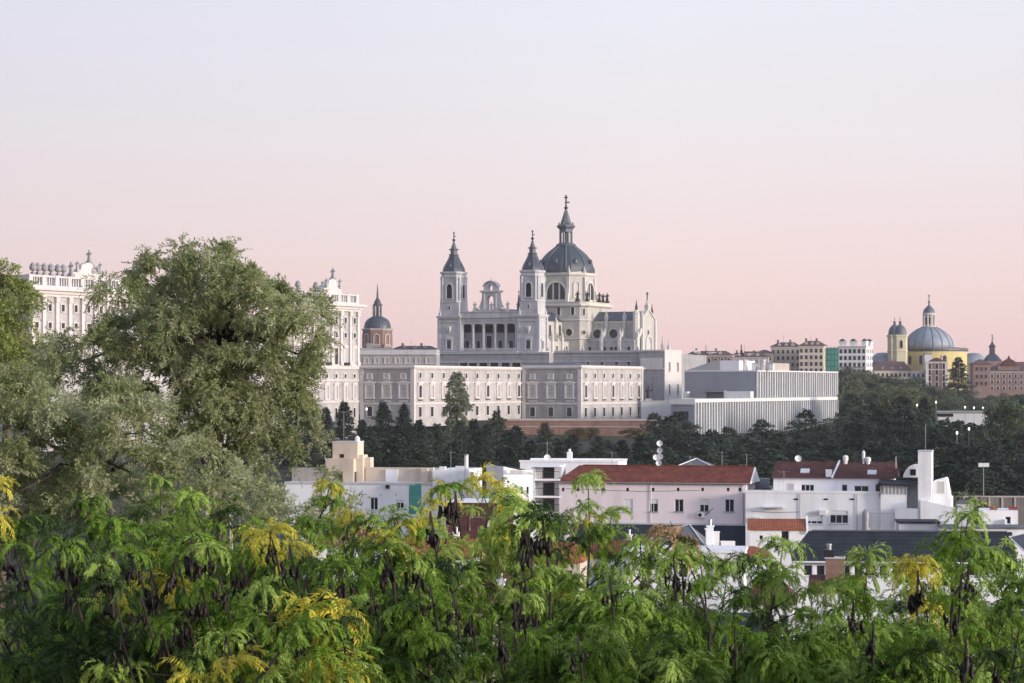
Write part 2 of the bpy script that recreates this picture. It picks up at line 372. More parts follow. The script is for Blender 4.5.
# ================================================================== THE GROUND
def ground_z(x, y):
    pts = [(-60, 28.4), (5, 28.4), (9, 27.0), (25, 21.5), (60, 13), (150, 5), (380, 4), (480, 8), (800, 11.5), (856, 12.5), (868, 17), (1100, 18), (1600, 20), (9000, 24)]
    for (a, za), (b, zb) in zip(pts, pts[1:]):
        if y <= b:
            t = max(0, (y-a)/(b-a)); t = t*t*(3-2*t); z = za+(zb-za)*t
            if 800 < y < 1100: k = min(1, max(0, (x-42)/12)); z = z*(1-k)+min(z, 11.2+(y-800)*.001)*k   # the hill stays low below the museum
            return z
    return 24
def make_ground():
    ys = [-60, -20, 0, 5, 7, 9, 14, 20, 25, 32, 40, 50, 60, 80, 110, 150, 200, 260, 320, 380, 400, 430, 460, 480, 520, 580, 640, 700, 760, 800, 830, 850, 858, 864, 870, 900, 1000, 1100, 1300, 1600, 2100, 2700, 3500]
    xs = [-2400, -1200, -700, -450] + list(range(-300, 301, 25)) + [450, 700, 1200, 2400]
    vs = [(x, y, ground_z(x, y)+(.5*math.sin(x*.05+y*.03) if 30 < y < 800 else 0)) for y in ys for x in xs]; n = len(xs)
    fs = [(j*n+i, j*n+i+1, (j+1)*n+i+1, (j+1)*n+i) for j in range(len(ys)-1) for i in range(n-1)]
    structure(MB().add(vs, fs).build('ground', 'ground_soil', smooth=True))
make_ground()

# ================================================================== CATHEDRAL
def cathedral():
    fr = Frame(489, 1080, 0, -24); fr.z = zat(351.3, 1080)
    T = thing_in('cathedral', 'grey and cream stone cathedral with two spired towers and a dark slate dome', 'cathedral', fr)
    X, Z = fr.X, fr.Z
    xl0, xl1, xr0, xr1 = X(439), X(459.2), X(518.6), X(538)
    # ---- two towers
    def tower(x0, x1, dp):
        xc = (x0+x1)/2; a = (x1-x0)/2; yc = a; z = lambda py: Z(py+dp, xc, 0)
        zb = Z(351.3, xc, 0)-.5; zc = z(317)
        mb = MB().box(x0, x1, 0, 2*a, zb, zc)
        tw = mb.build('tower', 'granite', T)
        # corner pilasters, cornices, pedestal stage
        tr = MB()
        for sx in (x0, x1):
            for sy in (0, 2*a):
                tr.box(sx-.75 if sx == x0 else sx-.55, sx+.55 if sx == x0 else sx+.75, sy-.2 if sy == 0 else sy-.9, sy+.9 if sy == 0 else sy+.2, zb+.6, zc-1.0)
        tr.box(x0-.5, x1+.5, -.5, 2*a+.5, zb-.002, zb+.8)
        tr.box(x0-.3, x1+.3, -.3, 2*a+.3, zc-2.6, zc-2.1)
        tr.box(x0-.6, x1+.6, -.6, 2*a+.6, zc-.9, zc-.3); tr.box(x0-1.0, x1+1.0, -1.0, 2*a+1.0, zc-.3, zc+.5)
        tr.build('cornice', 'granite', tw)
        z2 = z(302.3); k = .93*a
        MB().box(xc-k, xc+k, yc-k, yc+k, zc+.5, z2).build('pedestal_stage', 'granite', tw)
        # belfry
        z3 = z(271.5); hb = a*.91; c = hb*.30
        bm = MB().loft(chamfer(hb, c), [(z2+.6, 1), (z3-1.2, 1)], xc, yc)
        bm.build('belfry', 'granite', tw)
        co = MB().loft(chamfer(hb*1.1, c*1.05), [(z2, 1), (z2+.6, 1)], xc, yc)
        zi = z2+(z3-z2)*.80
        co.loft(chamfer(hb*1.04, c), [(zi, 1), (zi+.3, 1.05), (zi+.7, 1.05)], xc, yc)
        co.loft(chamfer(hb*1.04, c), [(z3-1.2, 1), (z3-.7, 1.08), (z3-.1, 1.1), (z3, 1.0)], xc, yc)
        for sx in (-1, 1):                          # paired columns on the chamfers
            for sy in (-1, 1):
                for da, db in ((0, c), (c, 0)):
                    co.loft(ngon(8, .42), [(z2+.6, 1.3), (z2+1.3, 1.3), (z2+1.35, 1), (zi-.9, .86), (zi-.5, 1.25), (zi, 1.3)], xc+sx*(hb-da*.75), yc+sy*(hb-db*.75))
        co.build('belfry_trim', 'granite_trim', tw)
        wz = z(298.5); ww, wh = 2.7, z(284.2)-wz
        for rz, px_, py_ in ((0, xc, yc-hb), (R(90), xc+hb, yc), (R(180), xc, yc+hb), (R(-90), xc-hb, yc)):
            window(tw, px_, py_, wz, ww, wh, t=.55, d=.45, arch=True, pane='void_dark', rz=rz, mat='granite_trim')
        for sy, wd_ in ((0, 2.2),):
            zz = Z(348.8, xc, 0); window(tw, xc, 0, zz, 2.1, Z(340.2, xc, 0)-zz, t=.55, d=.35, ped=True, mat='granite_trim')
            window(tw, x1, yc, zz, 1.6, (Z(340.2, xc, 0)-zz)*.9, side=True, t=.5, d=.35, ped=True, mat='granite_trim')
        MB().loft(chamfer(1.1, .3), [(0, .15), (1.2, .8), (2.6, 1.0), (3.0, .6)]).build('coat_of_arms', 'granite_trim', tw, (xc, -.15, Z(333, xc, 0)))
        window(tw, xc, yc-k, z(309.5), .9, 1.5, t=.2, d=.2, mat='granite_trim')
        for sx in (-1, 1):
            for sy in (-1, 1): put(pinnacle_mesh(3.4, 1.1, 'granite_trim'), 'pinnacle', tw, (xc+sx*(a-.3), yc+sy*(a-.3), zc+.5))
        # bell-shaped slate roof, little lantern and needle
        q = chamfer(hb, hb*.5)
        MB().loft(q, [(z3, 1.0), (z(269), .98), (z(265.5), .86), (z(261.5), .66), (z(258), .50), (z(255), .40)], xc, yc).build('spire_roof', 'slate', tw)
        sp = MB().loft(q, [(z(255), .34), (z(254.4), .46), (z(253.8), .46), (z(253.7), .31), (z(249.6), .30), (z(249.5), .44), (z(248.6), .46), (z(248.2), .27), (z(245), .17), (z(240.6), .06)], xc, yc)
        sp.build('spire', 'lead', tw)
        MB().loft(ngon(12), [(z(241), .1), (z(240.4), .55), (z(239.5), .8), (z(238.6), .55), (z(238), .1)], xc, yc).build('ball', 'bronze', tw, smooth=True)
        for s_ in range(4):
            a_ = s_*math.pi/2; MB().loft(chamfer(.55, .2), [(0, 1), (1.0, 1), (1.6, .1)]).build('dormer', 'lead', tw, (xc+math.sin(a_)*hb*.86, yc-math.cos(a_)*hb*.86, z(267)))
        put(cross_mesh(z(231)-z(238.2)), 'cross', tw, (xc, yc, z(238.2)))
    tower(xl0, xl1, 0); tower(xr0, xr1, -1.6)
    # ---- portico between the towers
    xa, xb = xl1+.25, xr0-.25
    zt, ze, zp = Z(323.8), Z(316), Z(312.2)
    po = MB().box(xa, xb, 5.2, 9.5, -.6, ze-.2).build('portico', 'granite_dark', T)
    MB().box(xa, xb, .5, 9.8, zt, zt+1.3).box(xa, xb, .3, 9.9, zt+1.303, ze-.9).box(xa, xb, -.2, 10, ze-.897, ze).box(xa, xb, .4, 9.6, ze+.003, zp).box(xa, xb, .15, 9.8, zp+.003, zp+.45).build('entablature', 'granite', po)
    MB().box(xa, xb, -1.2, 5.2, -1.2, -.05).box(xa, xb, -.4, 5.1, -.047, .35).build('portico_floor', 'granite', po)
    col = MB().box(-.85, .85, -.85, .85, .35, .9).loft(ngon(14, .62), [(.9, 1.25), (1.15, 1.25), (1.25, 1), (zt*.5, .98), (zt-1.5, .84), (zt-1.45, .98), (zt-.45, 1.35), (zt-.4, 1.35)]).box(-.9, .9, -.9, .9, zt-.4, zt-.003).mesh('column', 'granite_trim', False)
    for px in (462.4, 473.3, 483.6, 495.2, 505.9, 516.4): put(col, 'column', po, (X(px, 1.5), 1.5, 0))
    for px in (467.6, 478.4, 489.3, 500.6, 511.2):   # dark panes paint the deep shade of high openings; niches and door below
        x = X(px, 5.2)
        window(po, x, 5.2, Z(332.6, x, 5.2), 3.5, 3.6, t=.2, d=.2, pane='void_dark', mat='granite_dark')
        big = abs(px-489.3) < 1
        window(po, x, 5.2, .4, 2.5 if big else 1.9, 6.6 if big else 4.6, t=.3, d=.3, pane='void_dark' if big else 'bronze', arch=not big, mat='granite')
    for px in (470, 508.5): put(statue_mesh(3.2), 'statue', po, (X(px, 4.4), 4.4, .4))
    bl = MB()
    for px in (467.6, 478.4, 489.3, 500.6, 511.2):
        x = X(px, -.8)
        for k in range(9): bl.loft(ngon(6, .14), [(0.36, 1), (.8, 1.3), (1.25, .8)], x-1.9+k*.475, -.8)
    bl.box(xa, xb, -1.05, -.55, 1.25, 1.5); bl.build('balustrade', 'granite_trim', po)
    # ---- bell gable over the portico
    x0 = X(489); m = lambda dpx, py: (x0+dpx*.49, Z(py)); y0, y1 = 1.2, 4.0
    R_ = [m(3.3, 312), m(14.6, 312), m(14.2, 310.6), m(12.2, 308.4), m(10.4, 305), m(9.0, 301), m(8.3, 297), m(8.2, 292.6), m(0, 292.6), m(0, 295.4), m(1.6, 295.8), m(2.7, 296.9), m(3.3, 298.6)]
    Lf = [(2*x0-x, z) for x, z in R_][::-1]
    R2 = [m(2.3, 290.3), m(7.2, 290.3), m(6.4, 287.6), m(6.8, 286.6), m(6.0, 285.4), m(4.3, 283.6), m(2.2, 282.2), m(0, 281.6), m(0, 284.7), m(1.2, 285.1), m(2.0, 286.0), m(2.3, 287.2)]
    L2 = [(2*x0-x, z) for x, z in R2][::-1]
    g = MB()
    for P in (R_, Lf): g.poly_y(P, y0, y1)
    for P in (R2, L2): g.poly_y(P, y0+.2, y1-.2)
    ga = g.build('bell_gable', 'granite', T)
    tr = MB().box(m(-9.4, 0)[0], m(9.4, 0)[0], y0-.5, y1+.5, Z(292.5), Z(291.7)).box(m(-10.2, 0)[0], m(10.2, 0)[0], y0-.8, y1+.8, Z(291.6), Z(290.4))
    tr.poly_y([m(-7.6, 286.4), m(-5.6, 283.6), m(-2.4, 281.7), m(0, 281.0), m(2.4, 281.7), m(5.6, 283.6), m(7.6, 286.4), m(7.6, 285.8), m(5.8, 282.9), m(2.6, 281.0), m(0, 280.3), m(-2.6, 281.0), m(-5.8, 282.9), m(-7.6, 285.8)], y0-.4, y1+.4)
    for s_ in (-1, 1):
        tr.box(x0+s_*2.9-.35, x0+s_*2.9+.35, y0-.45, y0-.02, Z(309), Z(293)); tr.loft(ngon(10), [(Z(309.8), .3), (Z(309), .95), (Z(308), .95), (Z(307.2), .3)], x0+s_*5.9, y0-.1)
    tr.build('gable_trim', 'granite_trim', ga)
    put(statue_mesh(4.6), 'statue', ga, (x0, 2.6, Z(311)-.5)); put(cross_mesh(1.5, 'granite_trim', False), 'cross', ga, (x0, 2.6, Z(280.4)))
    for px in (473.3, 506.2): put(statue_mesh(4.4), 'statue', po, (X(px), 1.6, zp+.45))
    put(pinnacle_mesh(9.2, 1.5, 'lead'), 'pinnacle', po, (X(516.9), 2.2, zp+.45)); put(pinnacle_mesh(5, 1.2, 'granite_trim'), 'pinnacle', po, (X(463.5), 2.2, zp+.45))
    # ---- nave, crossing block, drum and dome
    yd = fr.Yv(566, 0.0); S = (fr.oy+yd*fr.c)/F             # metres per pixel at the dome
    z = lambda py: Z(py, 0, yd)
    zn = Z(321, 0, yd*.6); na = MB().box(-5, 5, 9.5, yd-9, -.6, zn).box(-8.5, 8.5, 9.6, yd-9, -.6, Z(341, 0, yd*.5)).build('nave', 'cream_stone', T)
    MB().poly_y([(-5.6, zn), (5.6, zn), (0, Z(311, 0, yd*.6))], 9.7, yd-8).build('nave_roof', 'slate', na)
    for i in range(6):
        y = 16+i*(yd-30)/5; sx = 1
        MB().box(5, 6.2, y-.8, y+.8, 0, zn-1).box(8, 9.4, y-.8, y+.8, 0, Z(338, 0, y)).poly_y([(6.2, Z(335, 0, y)), (8.1, Z(341, 0, y)), (8.1, Z(339.4, 0, y)), (6.2, Z(332, 0, y))], y-.5, y+.5).build('buttress', 'cream_trim', na)
        put(pinnacle_mesh(3.6, 1.3, 'cream_trim'), 'pinnacle', na, (5.7, y, zn-1)); put(pinnacle_mesh(3.2, 1.3, 'cream_trim'), 'pinnacle', na, (8.8, y, Z(338, 0, y)))
        if i < 5: window(na, 5, y+(yd-30)/10, Z(336, 0, y), 2.6, 5.5, side=True, t=.4, d=.3, arch=True, mat='cream_trim'); window(na, 8.5, y+(yd-30)/10, .6, 2.0, 2.6, side=True, t=.35, d=.3, mat='cream_trim')
    hb = 17.2; cb = 3.0
    cr = MB().loft(chamfer(hb, cb), [(-.6, 1), (z(308.2), 1)], 0, yd).build('crossing', 'cream_stone', T)
    ct = MB().loft(chamfer(hb, cb), [(z(308.2), 1.03), (z(307), 1.08), (z(305.4), 1.08), (z(305.2), 1.0), (z(303.6), 1.0), (z(303.5), 1.03), (z(303), 1.03)], 0, yd)
    ct.loft(chamfer(hb, cb), [(z(322), 1.02), (z(321.2), 1.035), (z(320.6), 1.02)], 0, yd); ct.loft(chamfer(hb, cb), [(z(340.2), 1.02), (z(339.6), 1.03), (z(339), 1.02)], 0, yd)
    ct.build('cornice', 'cream_trim', cr)
    for dx in (hb*.2, hb*.62):
        window(cr, dx, yd-hb, z(316), 1.6, 3.6, t=.35, d=.3, mat='cream_trim')
    def round_win(par, x, y, zc, r, rz, mat='cream_trim'):
        f = MB()
        o = ngon(20, r); e = ngon(20, r*1.28)
        f.add([(a_, -.3, b_) for a_, b_ in o]+[(a_, -.3, b_) for a_, b_ in e]+[(a_, 0, b_) for a_, b_ in o]+[(a_, 0, b_) for a_, b_ in e],
              sum([[(j, (j+1) % 20, 20+(j+1) % 20, 20+j), (20+j, 20+(j+1) % 20, 60+(j+1) % 20, 60+j), (j, 40+j, 40+(j+1) % 20, (j+1) % 20)] for j in range(20)], []))
        w = f.build('rose_window', mat, par, (x, y, zc), rz); MB().add([(a_, -.05, b_) for a_, b_ in o], [tuple(range(20))]).build('pane', 'glass_dark', w)
    round_win(cr, X(569, yd-hb), yd-hb, z(333.2), 1.7, 0); round_win(cr, hb-cb/2, yd-hb+cb/2, z(333.4), 1.0, R(45))
    window(cr, hb-cb/2, yd-hb+cb/2, z(316.5), 1.2, 3.2, rz=R(45), t=.3, d=.3, mat='cream_trim')
    hd = 29.6*S/1.19; cdm = hd*.46
    dr = MB().loft(chamfer(hd, cdm), [(z(303.2), 1), (z(277), 1)], 0, yd).build('drum', 'cream_stone', T)
    MB().loft(chamfer(hd, cdm), [(z(277), 1.0), (z(276.4), 1.05), (z(275.2), 1.07), (z(274), 1.07), (z(273.8), 1.0), (z(272.6), .99)], 0, yd).loft(chamfer(hd, cdm), [(z(303.2), 1.03), (z(302.2), 1.03), (z(301.8), 1.0)], 0, yd).build('cornice', 'cream_trim', dr)
    wz, wh, ww = z(300.4), z(283.5)-z(300.4), (hd-cdm)*2*.74
    for rz, px_, py_ in ((0, 0, yd-hd), (R(90), hd, yd), (R(180), 0, yd+hd), (R(-90), -hd, yd)):
        window(dr, px_, py_, wz, ww, wh, t=1.15, d=.8, arch=True, mat='cream_trim', bars=('limestone_trim', 2, 0, .75), rz=rz)
        for s_ in (-1, 1):                              # scrolled buttresses beside each great window
            v = Vector((s_*(hd-cdm)*.97, 0, 0)); v.rotate(Matrix.Rotation(rz, 3, 'Z'))
            MB().poly_x([(0, z(303)), (-2.6, z(303)), (-2.4, z(299)), (-1.6, z(294.5)), (-1.0, z(290)), (-.7, z(278)), (0, z(278))], -.75, .75).build('buttress', 'cream_trim', dr, (px_+v.x, py_+v.y, 0), rz)
    kk = hd-cdm/2
    for sx in (-1, 1):
        for sy in (-1, 1):
            rz = math.atan2(sy, sx)+R(90)
            window(dr, sx*kk, yd+sy*kk, z(298), 2.4, z(283)-z(298), t=.5, d=.5, arch=True, mat='cream_trim', pane='blind', rz=rz)
            for q in (-1, 1):
                px_, py_ = (sx*hb*.95, sy*(hb-cb)*.9) if q > 0 else (sx*(hb-cb)*.9, sy*hb*.95)
                put(statue_mesh(5.0, 'bronze'), 'statue', cr, (px_, yd+py_, z(303)))
            for q in (-1, 1):
                px_, py_ = (sx*hd*1.02, sy*(hd-cdm)*1.02) if q > 0 else (sx*(hd-cdm)*1.02, sy*hd*1.02)
                put(pinnacle_mesh(3.4, 1.1, 'cream_trim'), 'pinnacle', dr, (px_, yd+py_, z(273.8)))
    put(statue_mesh(5.0, 'bronze'), 'statue', cr, (hb*.95, yd+2.6, z(303)))
    Rd = 27.2*S/.985; oc = [(x*Rd, y*Rd) for x, y in ngon(16, 1.0, .5)]
    oc = [(x*(1+(.02 if i % 2 else 0)), y*(1+(.02 if i % 2 else 0))) for i, (x, y) in enumerate(oc)]
    prof = [(273, .985), (270.5, .99), (268, .975), (265, .945), (262, .90), (259, .835), (256, .75), (253.5, .66), (251, .555), (249, .46), (247, .37), (246, .33)]
    do = MB().loft(oc, [(z(p), k) for p, k in prof], 0, yd).build('dome', 'slate', T)
    for i in range(8):
        a_ = 2*math.pi*(i+.5)/8
        MB().tube([(math.cos(a_)*Rd*k*1.01, yd+math.sin(a_)*Rd*k*1.01, z(p)) for p, k in prof], .36, 6).build('rib', 'slate_rib', do)
        a_ = 2*math.pi*i/8
        MB().poly_y([(-.7, 0), (.7, 0), (.7, 1.1), (0, 2.1), (-.7, 1.1)], -1.2, 1.6).build('dormer', 'lead', do, (math.cos(a_)*Rd*.92, yd+math.sin(a_)*Rd*.92, z(264.5)), a_+R(90))
    la = MB().loft(ngon(16, 1), [(z(246.6), 4.6), (z(245.2), 4.9), (z(244.6), 4.7), (z(243.6), 3.9), (z(243.2), 3.6)], 0, yd).loft(ngon(8, 1, .5), [(z(232.4), 3.2), (z(229), 3.3), (z(228.2), 4.0), (z(226.6), 4.5), (z(225.4), 4.4), (z(224.8), 3.1)], 0, yd).loft(ngon(8, 1), [(z(243.2), .8), (z(232.4), .8)], 0, yd).build('lantern', 'lead', do)
    for i in range(8):
        pb = MB(); a_ = 2*math.pi*i/8; pb.loft(ngon(6, .62), [(z(243.3), 1.2), (z(242), 1), (z(232.3), .95)], math.cos(a_)*2.9, yd+math.sin(a_)*2.9); pb.build('lantern_post', 'lead', la)
        MB().loft(chamfer(.3, .1), [(z(225), 1.2), (z(223), .8), (z(222.4), .2)], math.cos(a_)*3.6, yd+math.sin(a_)*3.6).build('finial', 'lead', la)
    MB().loft(ngon(8, 1), [(z(224.9), 3.0), (z(223.4), 2.9), (z(219.5), 2.2), (z(214), 1.3), (z(209), .5)], 0, yd).build('lantern_spire', 'lead', la)
    MB().loft(ngon(12), [(z(209.6), .3), (z(208.8), .8), (z(207.8), 1.0), (z(206.8), .8), (z(206.2), .2)], 0, yd).build('ball', 'bronze', la, smooth=True)
    put(cross_mesh(z(195)-z(206.5)), 'cross', la, (0, yd, z(206.5)))
    # ---- transept arm toward us, with flying buttresses, and its gable end
    hw = 8.0; yn = yd-hw; xg = X(642.2, yn); zz = lambda py: Z(py, xg*.6, yn)
    za, zi = zz(340.3), zz(321)
    tr_ = MB().box(hb*.6, xg-.5, yn, yd+hw, -.6, zi).build('transept', 'cream_stone', T)
    MB().poly_x([(yn-.7, zi), (yd+hw+.7, zi), (yd, zz(311.3))], hb*.5, xg-.6).build('transept_roof', 'slate', tr_)
    MB().box(hb*.8, xg-1, yn-.35, yn-.01, zi-1.0, zi-.01).build('cornice', 'cream_trim', tr_)
    MB().poly_x([(yn-5, -.6), (yn-.02, -.6), (yn-.02, za+1.1), (yn-5.3, za-.3), (yn-5.3, za-.7), (yn-5, za-.7)], hb*.9, xg-2).build('aisle', 'granite', tr_)
    for px in (597.5, 613.5): round_win(tr_, X(px, yn), yn, zz(333.6), 2.15, 0)
    for px in (605.5, 623.5, 641):
        x = X(px, yn-2); 
        fb = MB().box(x-.55, x+.55, yn-1.4, yn-.37, za, zi+.6).box(x-.6, x+.6, yn-8.2, yn-5.4, -.6, za+1.2)
        fb.poly_x([(yn-1.4, zz(328)), (yn-1.4, zz(333)), (yn-4.2, zz(337.4)), (yn-6.6, za-.2), (yn-6.6, za+1.4), (yn-4.6, zz(333.5)), (yn-3, zz(329.6))], x-.45, x+.45)
        fb.build('flying_buttress', 'cream_trim', tr_)
        put(pinnacle_mesh(4.6, 1.5, 'cream_trim'), 'pinnacle', tr_, (x, yn-.9, zi+.6)); put(pinnacle_mesh(4.4, 1.4, 'granite_trim'), 'pinnacle', tr_, (x, yn-6.8, za+1.2))
    for px in (590, 604.6, 611.5, 616, 629): window(tr_, X(px, yn-5), yn-5, .8, 1.6, 2.2, t=.3, d=.3, mat='granite_trim')
    yA = yn-.6; zc_ = lambda py: Z(py, xg, yd)
    ge = MB().poly_x([(yA, -.6), (yd+hw+.6, -.6), (yd+hw+.6, zc_(319.5)), (yd+hw*.5, zc_(314)), (yd, zc_(309.3)), (yd-hw*.5, zc_(314)), (yA, zc_(319.5))], xg-1.2, xg).build('gable_end', 'cream_stone', T)
    MB().poly_x([(yA-.5, zc_(320)), (yA-.5, zc_(318.6)), (yd, zc_(308.2)), (yd+hw+1.1, zc_(318.6)), (yd+hw+1.1, zc_(320)), (yd, zc_(310))], xg-1.4, xg+.5).box(xg+.01, xg+.9, yA-.9, yA+.9, -.6, zc_(319)).box(xg+.01, xg+.9, yd+hw-.4, yd+hw+1.4, -.6, zc_(319)).build('gable_trim', 'cream_trim', ge)
    round_win(ge, xg, yd-.4, zc_(332.5), 1.2, R(90)); window(ge, xg, yd, -.4, 6.4, zc_(337)+.4, side=True, t=.9, d=.7, arch=True, mat='granite_trim', pane='blind')
    MB().loft(ngon(8, 1.75), [(-.6, 1), (zc_(328), 1), (zc_(327.8), 1.12), (zc_(327.2), 1.12), (zc_(327), 1), (zc_(314.5), 1), (zc_(314.3), 1.15), (zc_(313.4), 1.15), (zc_(313), .75), (zc_(310.6), .6), (zc_(310.4), .3)], xg-2.2, yA-1.4).build('turret', 'cream_trim', ge)
    MB().loft(ngon(8, 1.75), [(-.6, 1), (zc_(322), 1), (zc_(321.8), 1.15), (zc_(321), 1.15), (zc_(320.6), .6), (zc_(318.6), .3)], xg-2.2, yd+hw+2.2).build('turret', 'cream_trim', ge)
    put(pinnacle_mesh(5.0, 1.0, 'bronze'), 'pinnacle', ge, (xg-2.2, yA-1.4, zc_(310.8)))
    put(pinnacle_mesh(4.6, 2.2, 'cream_trim'), 'pinnacle', ge, (xg-.5, yd, zc_(309))); put(cross_mesh(4.2, 'bronze', False), 'cross', ge, (xg-.5, yd, zc_(300.8)))
    put(pinnacle_mesh(5.2, 1.0, 'bronze'), 'pinnacle', ge, (xg-.5, yd+hw*.8, zc_(314.4)))
    # ---- terrace and crypt the cathedral stands on
    C = thing_in('cathedral_terrace', 'long grey stone terrace wall under the cathedral with arched openings and a sunlit tower end', 'terrace wall', fr)
    zb = zat(425, 1080)-fr.z; xe = X(665.2, 2.0); xs_ = X(400)
    x_t = X(549, -3)
    b = MB().box(X(436), x_t, -3, 60, zb, -1.25).box(x_t+.01, xe-12, 2.0, 70, zb, -.9)
    b.box(xe-12+.01, xe, .6, 22, zb, -.5).box(x_t+.02, X(672, 62), 22.02, 110, zb, -.92)
    b.build('wall', 'granite_dark', C)
    MB().box(X(436)-.4, x_t+.4, -3.5, -2.4, -1.24, -.5).box(X(436)-.3, x_t+.3, -3.3, -3.003, -5.2, -4.6).box(x_t+.45, xe-12.3, 1.5, 2.6, -.89, .1).box(x_t+.45, xe-12.3, 1.75, 1.998, -5.0, -4.5).box(x_t+.45, xe-12.3, 1.85, 1.997, -2.4, -2.1).build('cornice', 'granite', C)
    MB().box(xe-12.4, xe+.4, .2, 22.4, -.49, .25).box(xe-12.3, xe+.3, .3, .597, Z(370), Z(370)+.5).build('cornice', 'limestone_trim', C)
    MB().box(xe-11, xe-1.0, .4, .597, Z(368.6, xe, 0), Z(358, xe, 0)).build('panel', 'limestone_trim', C)
    MB().box(xe+.003, xe+.35, .6, 22, zb, -.5).build('sun_tinted_end', 'limestone_trim', C)  # paler slab painting the low sun on the west end
    wz = Z(397, xe, 10)
    for py, h in ((371.4, 4.0), (394.5, 4.4)):
        for f in (.27, .76): window(C, xe+.35, .6+21.4*f, Z(py, xe, 10), 1.6, h, side=True, t=.35, d=.2)
    for px in (464, 472.8, 483.4, 494.4, 505.6, 516.4):
        x = X(px, -3); window(C, x, -3, Z(367.5, x, -3), 4.1, 2.7, t=.4, d=.3, arch=False, pane='void_dark', mat='granite')
    for px in (559, 574, 588, 602, 616.5, 629): window(C, X(px, 2), 2.0, Z(365, X(px, 2), 2), 1.5, 1.9, t=.35, d=.2, mat='granite')
    for px, h in ((662.6, 6.2), (668.7, 4.2)): put(pinnacle_mesh(h, 1.2, 'limestone_trim'), 'pinnacle', C, (X(px, 8), 8, .25))
    for px in (548, 565, 583, 601, 620, 638): put(pinnacle_mesh(2.0, .9, 'granite'), 'pinnacle', C, (X(px, 2), 2.05, .1))
cathedral()

# ================================================================== LOW LONG WALL LEFT OF THE CATHEDRAL (square's arcade)
def arcade():
    fr = Frame(359, 1000, 0, -4); fr.z = zat(420, 1000)
    T = thing_in('arcade_building', 'low grey arcade building with small attic windows between palace and cathedral', 'arcade', fr)
    x1 = fr.X(436.5); H = fr.Z(349.6)
    MB().box(-12, x1, 0, 14, 0, H-2.2).build('wall', 'granite_dark', T)
    MB().box(-12, x1, -.6, 14, H-2.197, H-1.6).box(-12, x1, .2, 13, H-1.597, H).build('parapet', 'granite', T)
    MB().box(-12, x1, -.4, -.003, fr.Z(364.5), fr.Z(363.8)).build('string_course', 'granite', T)
    for i in range(7):
        x = fr.X(366+i*10.3); window(T, x, 0, fr.Z(363.3), 1.5, 2.0, t=.35, d=.3, mat='granite', pane='plaster_tan')
arcade()

